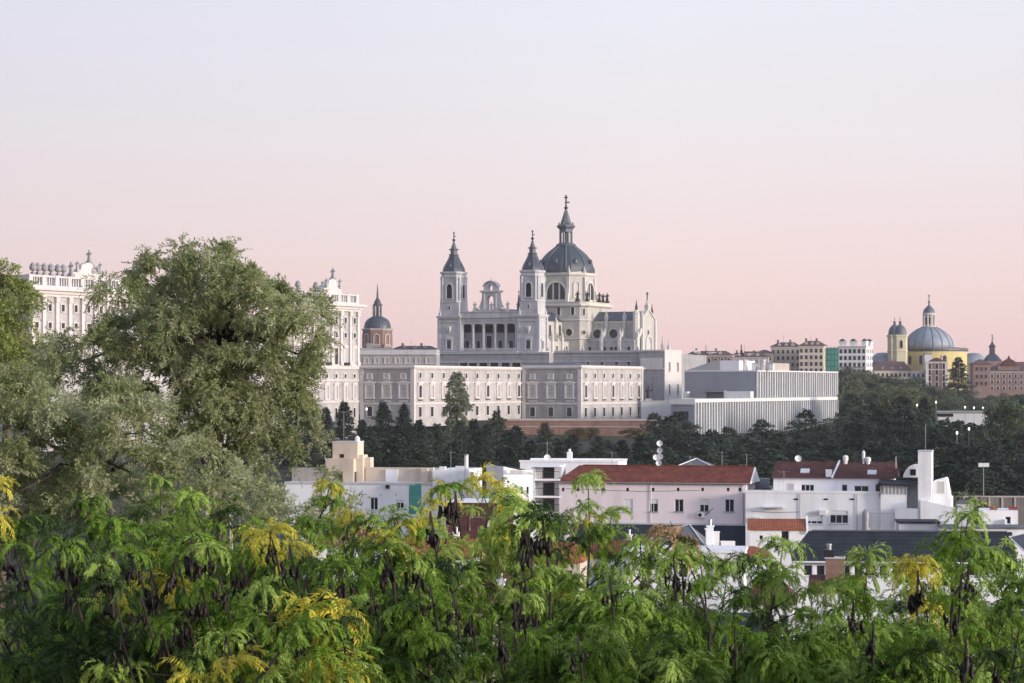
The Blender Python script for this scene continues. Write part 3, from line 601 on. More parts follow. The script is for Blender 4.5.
# ================================================================== ROYAL PALACE
def palace():
    fr = Frame(358.6, 840, 0, -28.6); fr.z = 9.0
    T = thing_in('palace', 'huge white stone palace with tall pilasters and a statue lined balustrade behind the trees', 'palace', fr)
    Z = fr.Z; L_ = -fr.Yv(29.5, 0.0); W = 70
    zt, zc, zo = Z(305.8), Z(312), Z(367.6)          # parapet foot, architrave, basement top
    zp = Z(294.8)
    wl = MB().box(-W, 0, -L_, 0, 0, zt).build('wall', 'limestone', T)
    MB().box(-W-.6, .6, -L_-.6, .6, zc, zc+1.0).box(-W-1.2, 1.2, -L_-1.2, 1.2, zt-1.4, zt-.5).box(-W-2.2, 2.2, -L_-2.2, 2.2, zt-.497, zt+.4).build('cornice', 'limestone_trim', T)
    MB().box(-W-.5, .5, -L_-.5, .5, zo-.6, zo+.7).box(-W-.2, .2, -L_-.2, .2, Z(402.5), Z(402.5)+.8).box(-W-.15, .15, -L_-.15, .15, Z(381), Z(381)+.5).build('string_course', 'limestone_trim', T)
    # parapet with balusters
    pr = MB()
    y = -L_+.6
    pr.box(-1.0, .2, -L_, 0, zt+.403, zt+1.0); pr.box(-W, -1.0, -1.0, .1, zt+.403, zt+1.0); pr.box(-1.0, .2, -L_, 0, zp-.5, zp); pr.box(-W, -1.0, -L_-.2, -L_+.8, zt+.403, zp)
    n = int(L_/1.1)
    for i in range(n): pr.box(-.6, -.2, -L_+i*1.1, -L_+i*1.1+.4, zt+1.003, zp-.503)
    for i in range(31): yy = -L_+.1+i*(L_-1.5)/30; pr.box(-1.1, .35, yy-.6, yy+1.0, zt+.41, zp+.15)
    pr.build('balustrade', 'limestone_trim', T)
    # bays
    nb = 30; bay = L_/nb
    pil = MB().box(0.003, .9, -.85, .85, zo+.7, zo+2.0).box(.003, .65, -.65, .65, zo+2.003, zc-1.6).box(.003, .95, -.85, .85, zc-1.597, zc).mesh('pilaster', 'limestone_trim')
    for i in range(nb+1):
        y = -L_+i*bay; put(pil, 'pilaster', T, (0, min(max(y, -L_+.9), -.9), 0))
    for i in range(nb):
        y = -L_+(i+.5)*bay
        if 13 <= i < 20: continue                      # the stretch that stands wholly behind the big tree
        window(T, 0, y, zo+1.0, 2.1, 5.6, side=True, t=.4, d=.3, ped=True, pane='blind' if i % 3 else 'glass_dark')
        window(T, 0, y, Z(338), 1.5, 1.6, side=True, t=.35, d=.3)
        window(T, 0, y, Z(324), 1.4, 2.0, side=True, t=.3, d=.3)
        MB().box(.01, 1.1, y-1.5, y+1.5, zo+.703, zo+1.7).build('balcony', 'iron', T) if i % 2 == 0 else None
    for i in range(20, nb):                            # basement rows, seen between the trees at the far end
        y = -L_+(i+.5)*bay
        window(T, 0, y, Z(398.5), 1.7, 4.4, side=True, t=.5, d=.3, ped=True, pane='blind'); window(T, 0, y, Z(378), 1.2, 1.3, side=True, t=.35, d=.25)
        window(T, 0, y, Z(417), 1.3, 3.2, side=True, t=.3, d=.2)
    # statues and urns on the parapet
    urn = MB().box(-.5, .5, -.5, .5, 0, .7).loft(ngon(10), [(.7, .25), (1.0, .3), (1.4, .95), (2.1, 1.1), (2.5, .8), (2.7, .95), (3.0, .7), (3.5, .2)]).mesh('urn', 'granite_dark')
    for px in (33, 38, 44.5, 51, 58, 63.5, 71, 92, 97.5, 256, 265, 270, 277, 298, 316):
        y = fr.Yv(px, -.4); put(urn if px not in (71, 265) else statue_mesh(4.4, 'granite_dark'), 'urn' if px not in (71, 265) else 'statue', T, (-.4, y, zp+.15))
    for px, w_, h_ in ((87, 15, 4.2), (331.5, 12, 4.6)):     # crested attics with a seated group
        y = fr.Yv(px, -.4)
        at_ = MB().poly_x([(y-w_/2, zp), (y+w_/2, zp), (y+w_/2-.6, zp+h_*.35), (y+w_*.24, zp+h_*.5), (y+w_*.2, zp+h_*.9), (y, zp+h_*1.1), (y-w_*.2, zp+h_*.9), (y-w_*.24, zp+h_*.5), (y-w_/2+.6, zp+h_*.35)], -1.6, .1).build('crest', 'limestone_trim', T)
        put(statue_mesh(4.2, 'granite_dark'), 'statue', at_, (-.8, y+1.5, zp+h_*1.02)); put(statue_mesh(3.4, 'granite'), 'statue', at_, (.3, y-w_*.36, zp+h_*.4)); put(statue_mesh(3.4, 'granite'), 'statue', at_, (.3, y+w_*.36, zp+h_*.4))
    rf = MB().box(-W+4, -5, -L_+5, -5, zt+.41, Z(288, 0, -60)).build('attic', 'lead_light', T)
    y = fr.Yv(323, -10); MB().loft(ngon(12), [(Z(294, -10, y), 3.2), (Z(290, -10, y), 3.4), (Z(287.4, -10, y), 2.6), (Z(285.4, -10, y), 1.0), (Z(284.6, -10, y), .5), (Z(282.5, -10, y), .7), (Z(281, -10, y), .1)], -10, y).build('turret', 'granite_dark', T)
palace()

# ================================================================== WINGS OF THE PALACE SQUARE (below the cathedral)
def wing(name, label, fr, x0, x1, y0, y1, nf, ns, roof=None):
    T = thing_in(name, label, 'palace wing', fr); Z = fr.Z
    zf = lambda py: Z(py, x1, y0)
    MB().box(x0, x1, y0, y1, 0, zf(368.6)).build('wall', 'granite_dark', T)
    # west light painted as a paler sheet; the dark wall colour carries north shade
    MB().box(x1+.003, x1+.3, y0, y1, 0, zf(368.6)).build('sun_tinted_side', 'limestone', T)
    MB().box(x0-.2, x1+.8, y0-.5, y1+.5, zf(368.6)+.003, zf(367.6)).box(x0-.2, x1+1.1, y0-.8, y1+.8, zf(367.6)+.003, zf(366.6)).box(x0, x1+.5, y0-.1, y1+.1, zf(366.6)+.003, zf(365.3)).build('cornice', 'limestone_trim', T)
    MB().box(x0, x1+.5, y0-.22, y1+.2, zf(404.6), zf(402.8)).box(x0, x1+.42, y0-.14, y1+.1, zf(382.6), zf(381.9)).build('string_course', 'limestone_trim', T)
    MB().box(x1-.9, x1+.55, y0-.25, y0+1.0, 0, zf(368.7)).box(x1-.9, x1+.55, y1-1.0, y1+.2, 0, zf(368.7)).box(x0-.05, x0+1.2, y0-.25, y0+.6, 0, zf(368.7)).build('quoin', 'limestone_trim', T)
    for i in range(nf):
        x = x0+(x1-x0)*(i+.5)/nf*.96+.4
        window(T, x, y0, zf(397.5), 2.7, zf(385)-zf(397.5), t=.55, d=.35, ped=True, pane='blind', mat='limestone_trim', bars=('granite_dark', 1, 2, .16))
        window(T, x, y0, zf(378.3), 1.5, 1.4, t=.4, d=.3, pane='blind'); window(T, x, y0, zf(416.5), 2.0, 3.4, t=.25, d=.2, mat='granite')
        MB().box(x-1.7, x+1.7, y0-.3, y0-.003, zf(402), zf(400.2)).build('balcony', 'granite', T)
    for i in range(ns):
        y = y0+(y1-y0)*(i+.5)/ns; xw = x1+.3
        window(T, xw, y, zf(397.6), 2.2, zf(385.5)-zf(397.6), side=True, t=.6, d=.35, ped=True, pane='plaster_tan' if i % 3 else 'glass_dark'); window(T, xw, y, zf(378), 1.7, 1.8, side=True, t=.35, d=.3)
        window(T, xw, y, zf(417), 2.2, 3.4, side=True, t=.35, d=.25)
        MB().box(xw+.003, xw+.6, y-1.5, y+1.5, zf(400.6), zf(399.8)).build('balcony', 'iron', T)
    return T
def wings():
    fr = Frame(358.6, 840, 0, -24); fr.z = 15.5
    xa = fr.X(413, 0.3); ya = .3; yb = fr.Yv(520.5, xa)
    wing('palace_wing', 'low stone palace wing with shaded end wall and long sunlit side below the cathedral towers', fr, .6, xa, ya, yb+2, 3, 10)
    xb = fr.X(580, yb); yc = fr.Yv(641.8, xb)
    T = wing('palace_wing', 'stone palace pavilion with low dark slate roof standing in front of the cathedral transept', fr, xa+.8, xb, yb, yc, 3, 7)
    z0 = fr.Z(365.3, xb, yb); gable_roof(T, xa+1, xb-1, yb+1, yb+26, z0+.05, fr.Z(361.9, xb, yb), 'slate', over=0, hip0=8, hip1=8)
    # bronze statue in the corner beyond the pavilion
    X_, Y_ = xat(648.5, 960), 960
    s = thing('statue', 'dark standing statue on a white plinth in the corner between pavilion and terrace wall', 'statue', (X_, Y_, zat(401.5, Y_)))
    MB().box(-1.6, 1.6, -1.6, 1.6, -6, .3).box(-1.2, 1.2, -1.2, 1.2, .303, 1.2).build('plinth', 'limestone_trim', s)
    put(statue_mesh(6.3, 'bronze', False), 'figure', s, (0, 0, 1.2))
    # retaining walls
    f2 = Frame(488, 850, 0, -7); f2.z = 11.0
    W_ = thing_in('retaining_wall', 'long brick retaining wall with pale coping below the palace wings', 'retaining wall', f2)
    x1 = f2.X(655); zt = f2.Z(420.6)
    MB().box(0, x1, 0, 2, -1, zt).build('wall', 'brick', W_); MB().box(-.2, x1+.2, -.35, 2.1, zt+.003, zt+.7).box(0, x1, -.3, -.003, f2.Z(427), f2.Z(426.2)).build('coping', 'plaster_tan', W_)
    f3 = Frame(300, 690, 0, -24); f3.z = 9
    W3 = thing_in('retaining_wall', 'pale stone retaining wall showing through the dark trees at the foot of the palace', 'retaining wall', f3)
    MB().box(0, f3.X(345), 0, 1.5, -2, f3.Z(422)).build('wall', 'limestone', W3); MB().box(-.2, f3.X(345)+.2, -.3, 1.7, f3.Z(422)+.003, f3.Z(420)).build('coping', 'limestone_trim', W3)
wings()

# ================================================================== MUSEUM WITH WHITE VERTICAL FINS
def museum():
    fr = Frame(695, 880, 0, -24); fr.z = 11.0; Z = fr.Z
    T = thing_in('museum', 'modern museum of two stacked grey and white blocks ribbed with white vertical fins', 'museum', fr)
    yE = fr.Yv(838.3, 0.0); zt = Z(402.6); zt2 = Z(371.6, 0, yE*.4)
    xl = fr.X(671, 0); yu = fr.Yv(757.5, 0.0)
    xul = fr.X(684.5, yu)
    lo = MB().box(xl, -.7, 0, yE, -2, zt).build('lower_block', 'cladding_grey', T)
    MB().box(xl-.2, .1, -.3, yE+.3, zt+.003, zt+1.3).build('roof_edge', 'concrete_white', lo)
    MB().box(-.697, -.45, .2, yE-.2, -2, zt-.01).build('recess', 'gap_dark', lo)
    f = MB(); n = 62
    for i in range(n): y = .3+(yE-1.2)*i/(n-1); f.box(-.44, .1, y, y+.62+.25*((i*7) % 3)/2, -2, zt)
    f.build('fins', 'concrete_white', lo)
    MB().box(xl+1, xl+6.8, -.35, -.01, Z(421), Z(411.5)).build('window', 'glass_dark', lo); MB().box(xl-.1, -.1, -.6, -.36, Z(404.5), zt).build('fascia', 'concrete_white', lo)
    zb = zt+1.31
    up = MB().box(xul, -.9, yu, yE-.3, zb, zt2).build('upper_block', 'cladding_grey', T)
    MB().box(xul-.1, .05, yu-.15, yE, zt2+.003, zt2+.55).build('roof_edge', 'concrete_white', up)
    MB().box(-.897, -.6, yu+.2, yE-.5, zb, zt2-.01).build('recess', 'gap_dark', up)
    f = MB(); n = 36
    for i in range(n): y = yu+.1+(yE-yu-1.3)*i/(n-1); f.box(-.59, .04, y, y+.6+.3*((i*5) % 3)/2, zb, zt2)
    f.build('fins', 'concrete_white', up)
    # terrace pavilions in front of the grey wall
    X = lambda px: fr.X(px, yu-8); Zl = lambda py: fr.Z(py, -10, yu-8)
    MB().box(X(725.5), X(752), yu-10, yu-6, zb-.001, Zl(391.3)).build('terrace_room', 'concrete_white', T)
    MB().box(X(697), X(707), yu-9.5, yu-6, zb-.001, Zl(391.6)).box(X(706.8), X(725.4), yu-9.8, yu-6, Zl(392), Zl(390.8)).box(X(706.9), X(725.3), yu-7, yu-6, zb-.001, Zl(392.01)).build('terrace_room', 'cladding_grey', T)
    MB().box(X(684), X(688), yu-9, yu-6, zb-.001, Zl(391.6)).build('stair_head', 'concrete_white', T)
    # sloped glass roof and vents
    zr = zt2+.56; a = fr.X(686, yu+6); b = fr.X(720, yu+6); c = fr.X(739, yu+6); zq = fr.Z(360.4, -10, yu+10)
    MB().poly_y([(a, zr), (b, zr), (b, zq), (b-2, zq)], yu+6, yu+26).build('sloped_roof', 'metal_grey', up)
    MB().box(b+.01, c, yu+6, yu+26, zr, zq-.02).build('roof_house', 'concrete_white', up)
    MB().box(c+.01, fr.X(779, yu+30), yu+22, yu+44, zr, fr.Z(363.2, -5, yu+30)).build('roof_house', 'plaster_tan', up)
    for px, top, w_ in ((745.3, 359.8, 1.4), (759.3, 359.6, 1.6), (763.6, 359.4, 1.8)):
        x = fr.X(px, yu+12); zz = fr.Z(top, x, yu+12)
        MB().loft(ngon(12, w_/2), [(zr, 1.4), (zr+1.4, 1.4), (zr+2.2, .8), (zz-1, .8), (zz-.98, 1.0), (zz, 1.0)], x, yu+12).build('vent', 'limestone_trim', up, smooth=False)
    for px in (754.6, 771.5): x = fr.X(px, yu+12); MB().box(x-.9, x+.9, yu+11, yu+13, zr, zr+2.4).build('roof_unit', 'metal_white', up)
    # white boundary wall running to the terrace
    f2 = Frame(641, 905, 0, -12); f2.z = 14
    W = thing_in('boundary_wall', 'plain white wall joining the museum to the pavilion corner', 'wall', f2)
    MB().box(0, f2.X(672), 0, 1.2, -4, f2.Z(401.4)).build('wall', 'concrete_white', W); MB().box(-.1, f2.X(672)+.1, -.2, 1.4, f2.Z(401.4)+.003, f2.Z(400.6)).build('coping', 'limestone_trim', W)
museum()

# ================================================================== THE FAR CITY
def block(name, label, px0, px1, pyt, Y, mat, rows, cols, deg=-10, depth=16, base=18, roof=None, wh=(1.3, 2.0), pt=None, group=None, attic=True, side_rows=0, wmat='limestone_trim'):
    fr = Frame(px0, Y, base, deg); T = thing_in(name, label, 'building', fr, group)
    W = fr.X(px1); H = fr.Z(pyt); S = Y/F
    MB().box(0, W, 0, depth, -6, H).build('wall', mat, T)
    MB().box(-.4, W+.4, -.4, depth+.4, H+.003, H+.7).build('cornice', wmat, T)
    st = 3.4
    for r_ in range(rows):
        for c_ in range(cols): window(T, W*(c_+.5)/cols, 0, H-2.9-r_*st, wh[0], wh[1], t=.22, d=.2, mat=wmat, sill=False)
        for c_ in range(side_rows): window(T, W, depth*(c_+.5)/side_rows, H-2.9-r_*st, wh[0], wh[1], t=.22, d=.2, mat=wmat, side=True, sill=False)
    if roof == 'gable': gable_roof(T, 0, W, 0, depth, H+.71, H+.71+(pt or 3.0), 'tile_far', over=.6, hip0=4, hip1=4)
    if roof == 'gable' and W > 9:
        for f in (.28, .52, .74): MB().poly_y([(W*f-.8, H+.8), (W*f+.8, H+.8), (W*f+.8, H+2.0), (W*f, H+2.7), (W*f-.8, H+2.0)], 1.2, 4.5).build('dormer', 'plaster_tan', T)
        for f in (.2, .63): MB().box(W*f-.5, W*f+.5, depth*.55, depth*.55+1.2, H+1, H+.7+(pt or 3.0)+1.4).build('chimney', 'brick_rose', T)
        MB().tube([(W*.4, depth*.5, H+1), (W*.4, depth*.5, H+(pt or 3)+4.5)], .07, 4).build('antenna', 'iron', T)
    if roof == 'flat':
        MB().box(W*.3, W*.45, 3, 7, H+.71, H+3.2).build('roof_hut', 'plaster_tan', T)
        MB().box(W*.7, W*.78, 4, 6, H+.71, H+2.6).build('chimney', 'brick_rose', T)
    return T, fr, W, H
def far_city():
    Yc = 1250
    T, fr, W, H = block('apartment_building', 'low maroon tiled building on the skyline just right of the white terrace tower', 686, 732, 356.5, 1210, 'brick_rose', 1, 7, -8, roof='gable', pt=2.2)
    for px, w_, pt in ((697, 3, 350.5), (712, 5, 352)):
        x = fr.X(px, 4); MB().box(x-w_/2, x+w_/2, 3, 6, H+1, fr.Z(pt, x, 4)).build('roof_hut', 'plaster_white', T)
    for px in (706,): x = fr.X(px, 4); MB().tube([(x, 5, H), (x, 5, fr.Z(345.5))], .12).build('antenna', 'iron', T)
    T, fr, W, H = block('apartment_building', 'small grey building with dark roof and slim antenna mast above the museum roof', 728, 768, 358, 1230, 'plaster_grey', 1, 6, -8, roof='gable', pt=2.0)
    x = fr.X(741.4, 4); MB().tube([(x, 4, H), (x, 4, fr.Z(350))], .6, 8).tube([(x, 4, fr.Z(350)), (x, 4, fr.Z(344.5))], .3, 6).build('mast', 'iron', T)
    MB().box(fr.X(744), fr.X(757), 2, 9, H+.71, fr.Z(352.6)).build('attic', 'plaster_tan', T); MB().box(fr.X(743.6), fr.X(757.6), 1.6, 9.4, fr.Z(352.6)+.003, fr.Z(351.4)).build('attic_roof', 'slate', T)
    MB().box(fr.X(730), fr.X(738), 2, 6, H+.71, fr.Z(354.5)).build('roof_hut', 'plaster_white', T)
    block('apartment_building', 'tan stone apartment block behind the museum, left of the cream block', 771, 800, 348, 1260, 'plaster_tan', 6, 6, -10, roof='gable', pt=2.4, side_rows=3)
    T, fr, W, H = block('apartment_building', 'cream apartment block left of the green scaffold net', 799, 823.5, 347, 1235, 'plaster_cream', 6, 5, -14, roof='gable', pt=2.6, side_rows=3)
    T, fr, W, H = block('scaffolded_building', 'narrow building wrapped in green scaffold netting', 823.6, 838.5, 348.6, 1240, 'net_green', 0, 0, -14, roof=None)
    sc = MB()
    for i in range(5): x = W*i/4; sc.tube([(x, -.8, -6), (x, -.8, H+1)], .1, 5)
    for k in range(6): sc.tube([(0, -.8, H-k*3), (W, -.8, H-k*3)], .1, 5)
    sc.build('scaffold', 'iron', T)
    T, fr, W, H = block('apartment_building', 'tall white apartment house with many windows and corner turrets beside the green net', 838.6, 866, 347.5, 1200, 'plaster_white', 10, 6, -22, depth=14, side_rows=4, base=14)
    for a, b, y in ((.02, .2, 0), (.42, .6, 0), (.84, 1, 0), (.84, 1, 10)): MB().box(W*a, W*b, y+.2, y+4, H+.71, H+2.6).box(W*a-.3, W*b+.3, y-.1, y+4.3, H+2.603, H+3.1).build('roof_turret', 'plaster_white', T); MB().poly_y([(W*a-.2, H+3.11), (W*b+.2, H+3.11), (W*(a+b)/2, H+4.4)], y, y+4.2).build('turret_roof', 'slate', T)
    for r_ in (2, 5, 8): MB().box(-.3, W+.3, -1.0, -.01, H-3.2-r_*3.4, H-2.9-r_*3.4).build('balcony', 'limestone', T)
    block('apartment_building', 'pale low apartment house between the antenna mast and the tan block', 755, 772, 354.5, 1245, 'plaster_cream', 4, 4, -10, roof='gable', pt=1.8)
    # low row under the big yellow church
    block('row_house', 'low pale building with long brown tiled roof below the yellow church', 872, 911, 371.6, 1330, 'plaster_cream', 2, 9, -6, roof='gable', pt=5, base=16)
    T, fr, W, H = block('brick_house', 'pink brick house with white corner strips in front of the yellow church', 926, 947.5, 363, 1320, 'brick_rose', 4, 3, -8, base=16, wh=(1.5, 2.6))
    MB().box(-.2, 1.4, -.25, -.01, -5, H).box(W-1.4, W+.2, -.25, -.01, -5, H).box(1.41, W-1.41, -.2, -.01, H-3.9, H-3.4).build('corner_strip', 'limestone_trim', T)
    gable_roof(T, 1, W-1, 1, 14, H+.72, H+3, 'tile_maroon', over=0, hip0=4, hip1=4)
    block('row_house', 'plain white house between the brown roof and the pink brick house', 911.5, 925.5, 372, 1325, 'plaster_grey', 2, 3, -6, base=16)
    # seminary
    T, fr, W, H = block('seminary_building', 'long rose brick building with grey spire at the right edge', 989, 1060, 372.5, 1380, 'brick_rose', 3, 12, -5, depth=22, roof='gable', pt=5.5, base=14, wh=(1.3, 1.8))
    MB().box(fr.X(973, -2), fr.X(990, -2), -3, 14, -6, fr.Z(364)).build('corner_pavilion', 'brick_rose', T)
    gable_roof(T, fr.X(973, -2), fr.X(990, -2), -3, 14, fr.Z(364)+.01, fr.Z(359), 'tile_far', over=.6, hip0=5, hip1=5, name='pavilion_roof')
    for px in (977, 981.5, 986): 
        for py in (370.5, 378, 385): window(T, fr.X(px, -3), -3, fr.Z(py), 1.2, 1.8, t=.2, d=.2, mat='brick_rose')
    zz = lambda py: fr.Z(py, 0, 8); x = fr.X(992.2, 8)
    MB().loft(chamfer(1, .3), [(zz(361), 5.2), (zz(357), 3.6), (zz(354.5), 2.3), (zz(354), 1.6), (zz(347), 1.5), (zz(346.8), 2.0), (zz(346), 2.0), (zz(345), 1.2), (zz(342.5), .5), (zz(340), .25)], x, 8).build('spire', 'slate', T)
    put(cross_mesh(zz(334.5)-zz(340.3)), 'cross', T, (x, 8, zz(340.3)))
    MB().box(x-5.4, x+5.4, 3, 13, H-1, zz(361)).build('spire_base', 'brick_rose', T)
    x = fr.X(1009.2, 4); MB().loft(chamfer(1, .2), [(zz(366), 5.6), (zz(361), 3.0), (zz(358.6), .8), (zz(355.5), .12)], x, 6).build('small_spire', 'tile_maroon', T)
    MB().box(fr.X(998), fr.X(1020), 1, 11, H+.71, zz(366)).build('attic', 'brick_rose', T)
far_city()

def yellow_church():
    Y = 1450; S = Y/F; X0 = xat(929, Y)
    T = thing('basilica', 'yellow basilica with a big blue grey dome and white lantern on the right skyline', 'church', (X0, Y, 0))
    z = lambda py: zat(py, Y)
    MB().loft(ngon(40, 1), [(10, 35*S), (z(351.4), 35*S)], (934-929)*S, 8).build('rotunda', 'ochre', T)
    MB().loft(ngon(40, 1), [(z(351.4), 35.6*S), (z(350.6), 36.3*S), (z(348.6), 36.3*S), (z(347.9), 34*S), (z(347.3), 25*S)], (934-929)*S, 8).build('cornice', 'lead', T)
    dp = [(349, 24.4), (344, 24.2), (340, 23.0), (336, 20.4), (332.5, 16.6), (329.5, 12), (327.6, 8), (327, 6.6)]
    do = MB().loft(ngon(32, 1), [(z(p), r*S) for p, r in dp]).build('dome', 'lead_light', T, smooth=True)
    for i in range(16): a = 2*math.pi*i/16; MB().tube([(math.cos(a)*r*S*1.005, math.sin(a)*r*S*1.005, z(p)) for p, r in dp], .22, 5).build('rib', 'lead', do)
    la = MB().loft(ngon(16, 1), [(z(327.4), 6.8*S), (z(326.4), 6.8*S), (z(326.3), 4.0*S), (z(315), 4.0*S), (z(314.9), 6.4*S), (z(313.4), 6.7*S), (z(313), 6*S)]).build('lantern', 'limestone_trim', T)
    for i in range(8):
        a = 2*math.pi*(i+.5)/8; MB().loft(ngon(8, .45), [(z(326.2), 1), (z(315), .9)], math.cos(a)*5.7*S, math.sin(a)*5.7*S).build('lantern_column', 'limestone_trim', la)
        a = 2*math.pi*i/8; window(la, math.cos(a)*4*S, math.sin(a)*4*S, z(324.5), 1.0, 4.4, t=.12, d=.1, arch=True, pane='void_dark', rz=a+R(90))
    MB().loft(ngon(16, 1), [(z(313), 6.1*S), (z(310), 5.4*S), (z(307.6), 3.6*S), (z(306), 1.6*S), (z(305), .9*S), (z(303), .7*S), (z(302.8), 1.1*S), (z(301.3), 1.2*S), (z(300.6), .4*S)]).build('lantern_dome', 'lead', la, smooth=False)
    put(cross_mesh(z(294.5)-z(300.8), 'iron', False), 'cross', la, (0, 0, z(300.8)))
    # twin bell towers to the left
    for px, dy, tp in ((900.2, -16, 322), (894.6, -4, 322.3)):
        Yt = Y+dy; x = xat(px, Yt)-X0; zz = lambda py: zat(py, Yt)
        tw = MB().loft(chamfer(6.4*S, 2*S), [(10, 1), (zz(352), 1), (zz(351.8), 1.08), (zz(350.8), 1.08), (zz(350.6), 1), (zz(337), 1), (zz(336.8), 1.12), (zz(335), 1.14), (zz(334.8), 1.0)], x, dy).build('bell_tower', 'ochre_pale', T)
        MB().loft(ngon(16, 6.4*S), [(zz(334.8), 1), (zz(331), .95), (zz(328), .78), (zz(326), .5), (zz(325), .3), (zz(324), .18), (zz(323.4), .2), (zz(321.6), .22), (zz(321), .05)], x, dy).build('cupola', 'lead', tw)
        window(tw, x, dy-6.4*S, zz(348), 1.7, 4.6, t=.3, d=.25, arch=True, pane='void_dark', mat='ochre_pale'); window(tw, x+4.9*S, dy-4.9*S, zz(348), 1.3, 4.2, t=.3, d=.25, arch=True, pane='void_dark', rz=R(45), mat='ochre_pale')
        put(cross_mesh(zz(317.5)-zz(321.4), 'iron', False), 'cross', tw, (x, dy, zz(321.4)))
    # side vaults with lead roofs
    for px, r, pt, pb, dy in ((883, 13.5, 353, 363, 4), (974, 14, 353, 364, 22)):
        x = xat(px, Y+dy)-X0
        MB().loft(ngon(20, r*S), [(10, 1), (z(pb), 1), (z(pb-.2), 1.03), (z(pb-1.2), 1.03), (z(pb-3.5), .93), (z(pb-7), .74), (z(pt), .45), (z(pt-.6), .1)], x, dy).build('side_chapel', 'lead_light', T)
    for px in (912.6, 922.5, 945):                      # arched windows
        x = xat(px, Y-38*S+8)-X0; xx = x-(934-929)*S; yy = 8-math.sqrt(max(1, (35*S)**2-xx*xx)); a = math.atan2(yy-8, xx)
        window(T, x, yy-.1, z(364.5), 2.6, 5.4, t=.5, d=.4, arch=True, mat='ochre_pale', rz=a+R(90))
    MB().box(xat(918, Y)-X0, xat(925.5, Y)-X0, -24, -15, 10, z(355)).build('stair_tower', 'plaster_grey', T)
    MB().box(xat(918.2, Y)-X0, xat(925.3, Y)-X0, -23.8, -15.2, z(355)+.003, z(354)).build('stair_tower_roof', 'lead', T)
    l_ = MB().box(xat(913, 1421)-X0-.3, xat(913, 1421)-X0+.3, -29, -28.6, z(371), z(370)).build('floodlight', 'iron', T)
yellow_church()
def chapel():
    Y = 1250; S = Y/F; X0 = xat(377.5, Y); z = lambda py: zat(py, Y)
    T = thing('domed_chapel', 'brick drum church with dark dome and pointed lantern between palace and cathedral', 'church', (X0, Y, 0))
    dr = MB().loft(ngon(8, 15.6*S, .5), [(10, 1.02), (z(348), 1.02), (z(331), 1.0)]).build('drum', 'brick', T)
    MB().loft(ngon(8, 15.6*S, .5), [(z(331), 1.0), (z(330.2), 1.06), (z(329), 1.08), (z(328.6), .96)]).loft(ngon(8, 15.6*S, .5), [(z(347), 1.03), (z(346.4), 1.05), (z(345.8), 1.03)]).build('cornice', 'limestone', dr)
    do = MB().loft(ngon(24, 13.6*S), [(z(328.8), 1), (z(325.5), .985), (z(322), .90), (z(319.5), .76), (z(317.6), .55), (z(316.6), .38)]).build('dome', 'slate', T)
    for i in range(8):
        a = 2*math.pi*i/8; r = 15.6*S*math.cos(math.pi/8)
        window(dr, math.cos(a)*r, math.sin(a)*r, z(344.5), 2.3, 5.0, t=.6, d=.4, arch=True, mat='limestone', rz=a+R(90))
    la = MB().loft(ngon(8, 5.6*S), [(z(317.4), 1), (z(316.6), 1), (z(316.4), .7), (z(306), .6), (z(305.8), .85), (z(304.6), .88), (z(304.3), .7), (z(302.5), .62), (z(300), .42), (z(298.5), .22), (z(286.5), .07), (z(283.5), .02)]).build('lantern', 'slate', T)
    for i in range(8): a = 2*math.pi*(i+.5)/8; MB().loft(ngon(6, .35), [(z(316.3), 1), (z(306), 1)], math.cos(a)*4.6*S, math.sin(a)*4.6*S).build('lantern_column', 'limestone', la)
    block('row_house', 'low maroon roofed houses at the foot of the dark domed brick church', 392, 436, 350.6, 1200, 'plaster_tan', 1, 8, -3, roof='gable', pt=1.8, base=18)
    block('row_house', 'brown roofed house partly hidden behind the palace corner under the brick church', 355, 391, 349.5, 1190, 'brick', 1, 6, -3, roof='flat', base=18)
chapel()
def pavilion():
    fr = Frame(938, 790, 0, -8); fr.z = 11; T = thing_in('park_pavilion', 'long low white flat roofed pavilion among the trees on the right hillside', 'pavilion', fr)
    W = fr.X(989); MB().box(0, W, 0, 8, -3, fr.Z(412.4)).build('wall', 'concrete_white', T); MB().box(-.4, W+.4, -.6, 8.4, fr.Z(412.4)+.003, fr.Z(411)).build('roof_slab', 'concrete_grey', T)
    MB().box(-.3, W*.3, -.3, -.003, fr.Z(416.5), fr.Z(413.5)).build('window_band', 'glass_dark', T)
    fr = Frame(884, 800, 0, -4); fr.z = 11; T = thing_in('park_wall', 'thin white garden wall left of the long park pavilion', 'wall', fr)
    MB().box(0, fr.X(926), 0, .8, -3, fr.Z(413.2)).build('wall', 'concrete_white', T); MB().box(-.1, fr.X(926)+.1, -.15, .95, fr.Z(413.2)+.003, fr.Z(412.4)).build('coping', 'limestone', T)
pavilion()

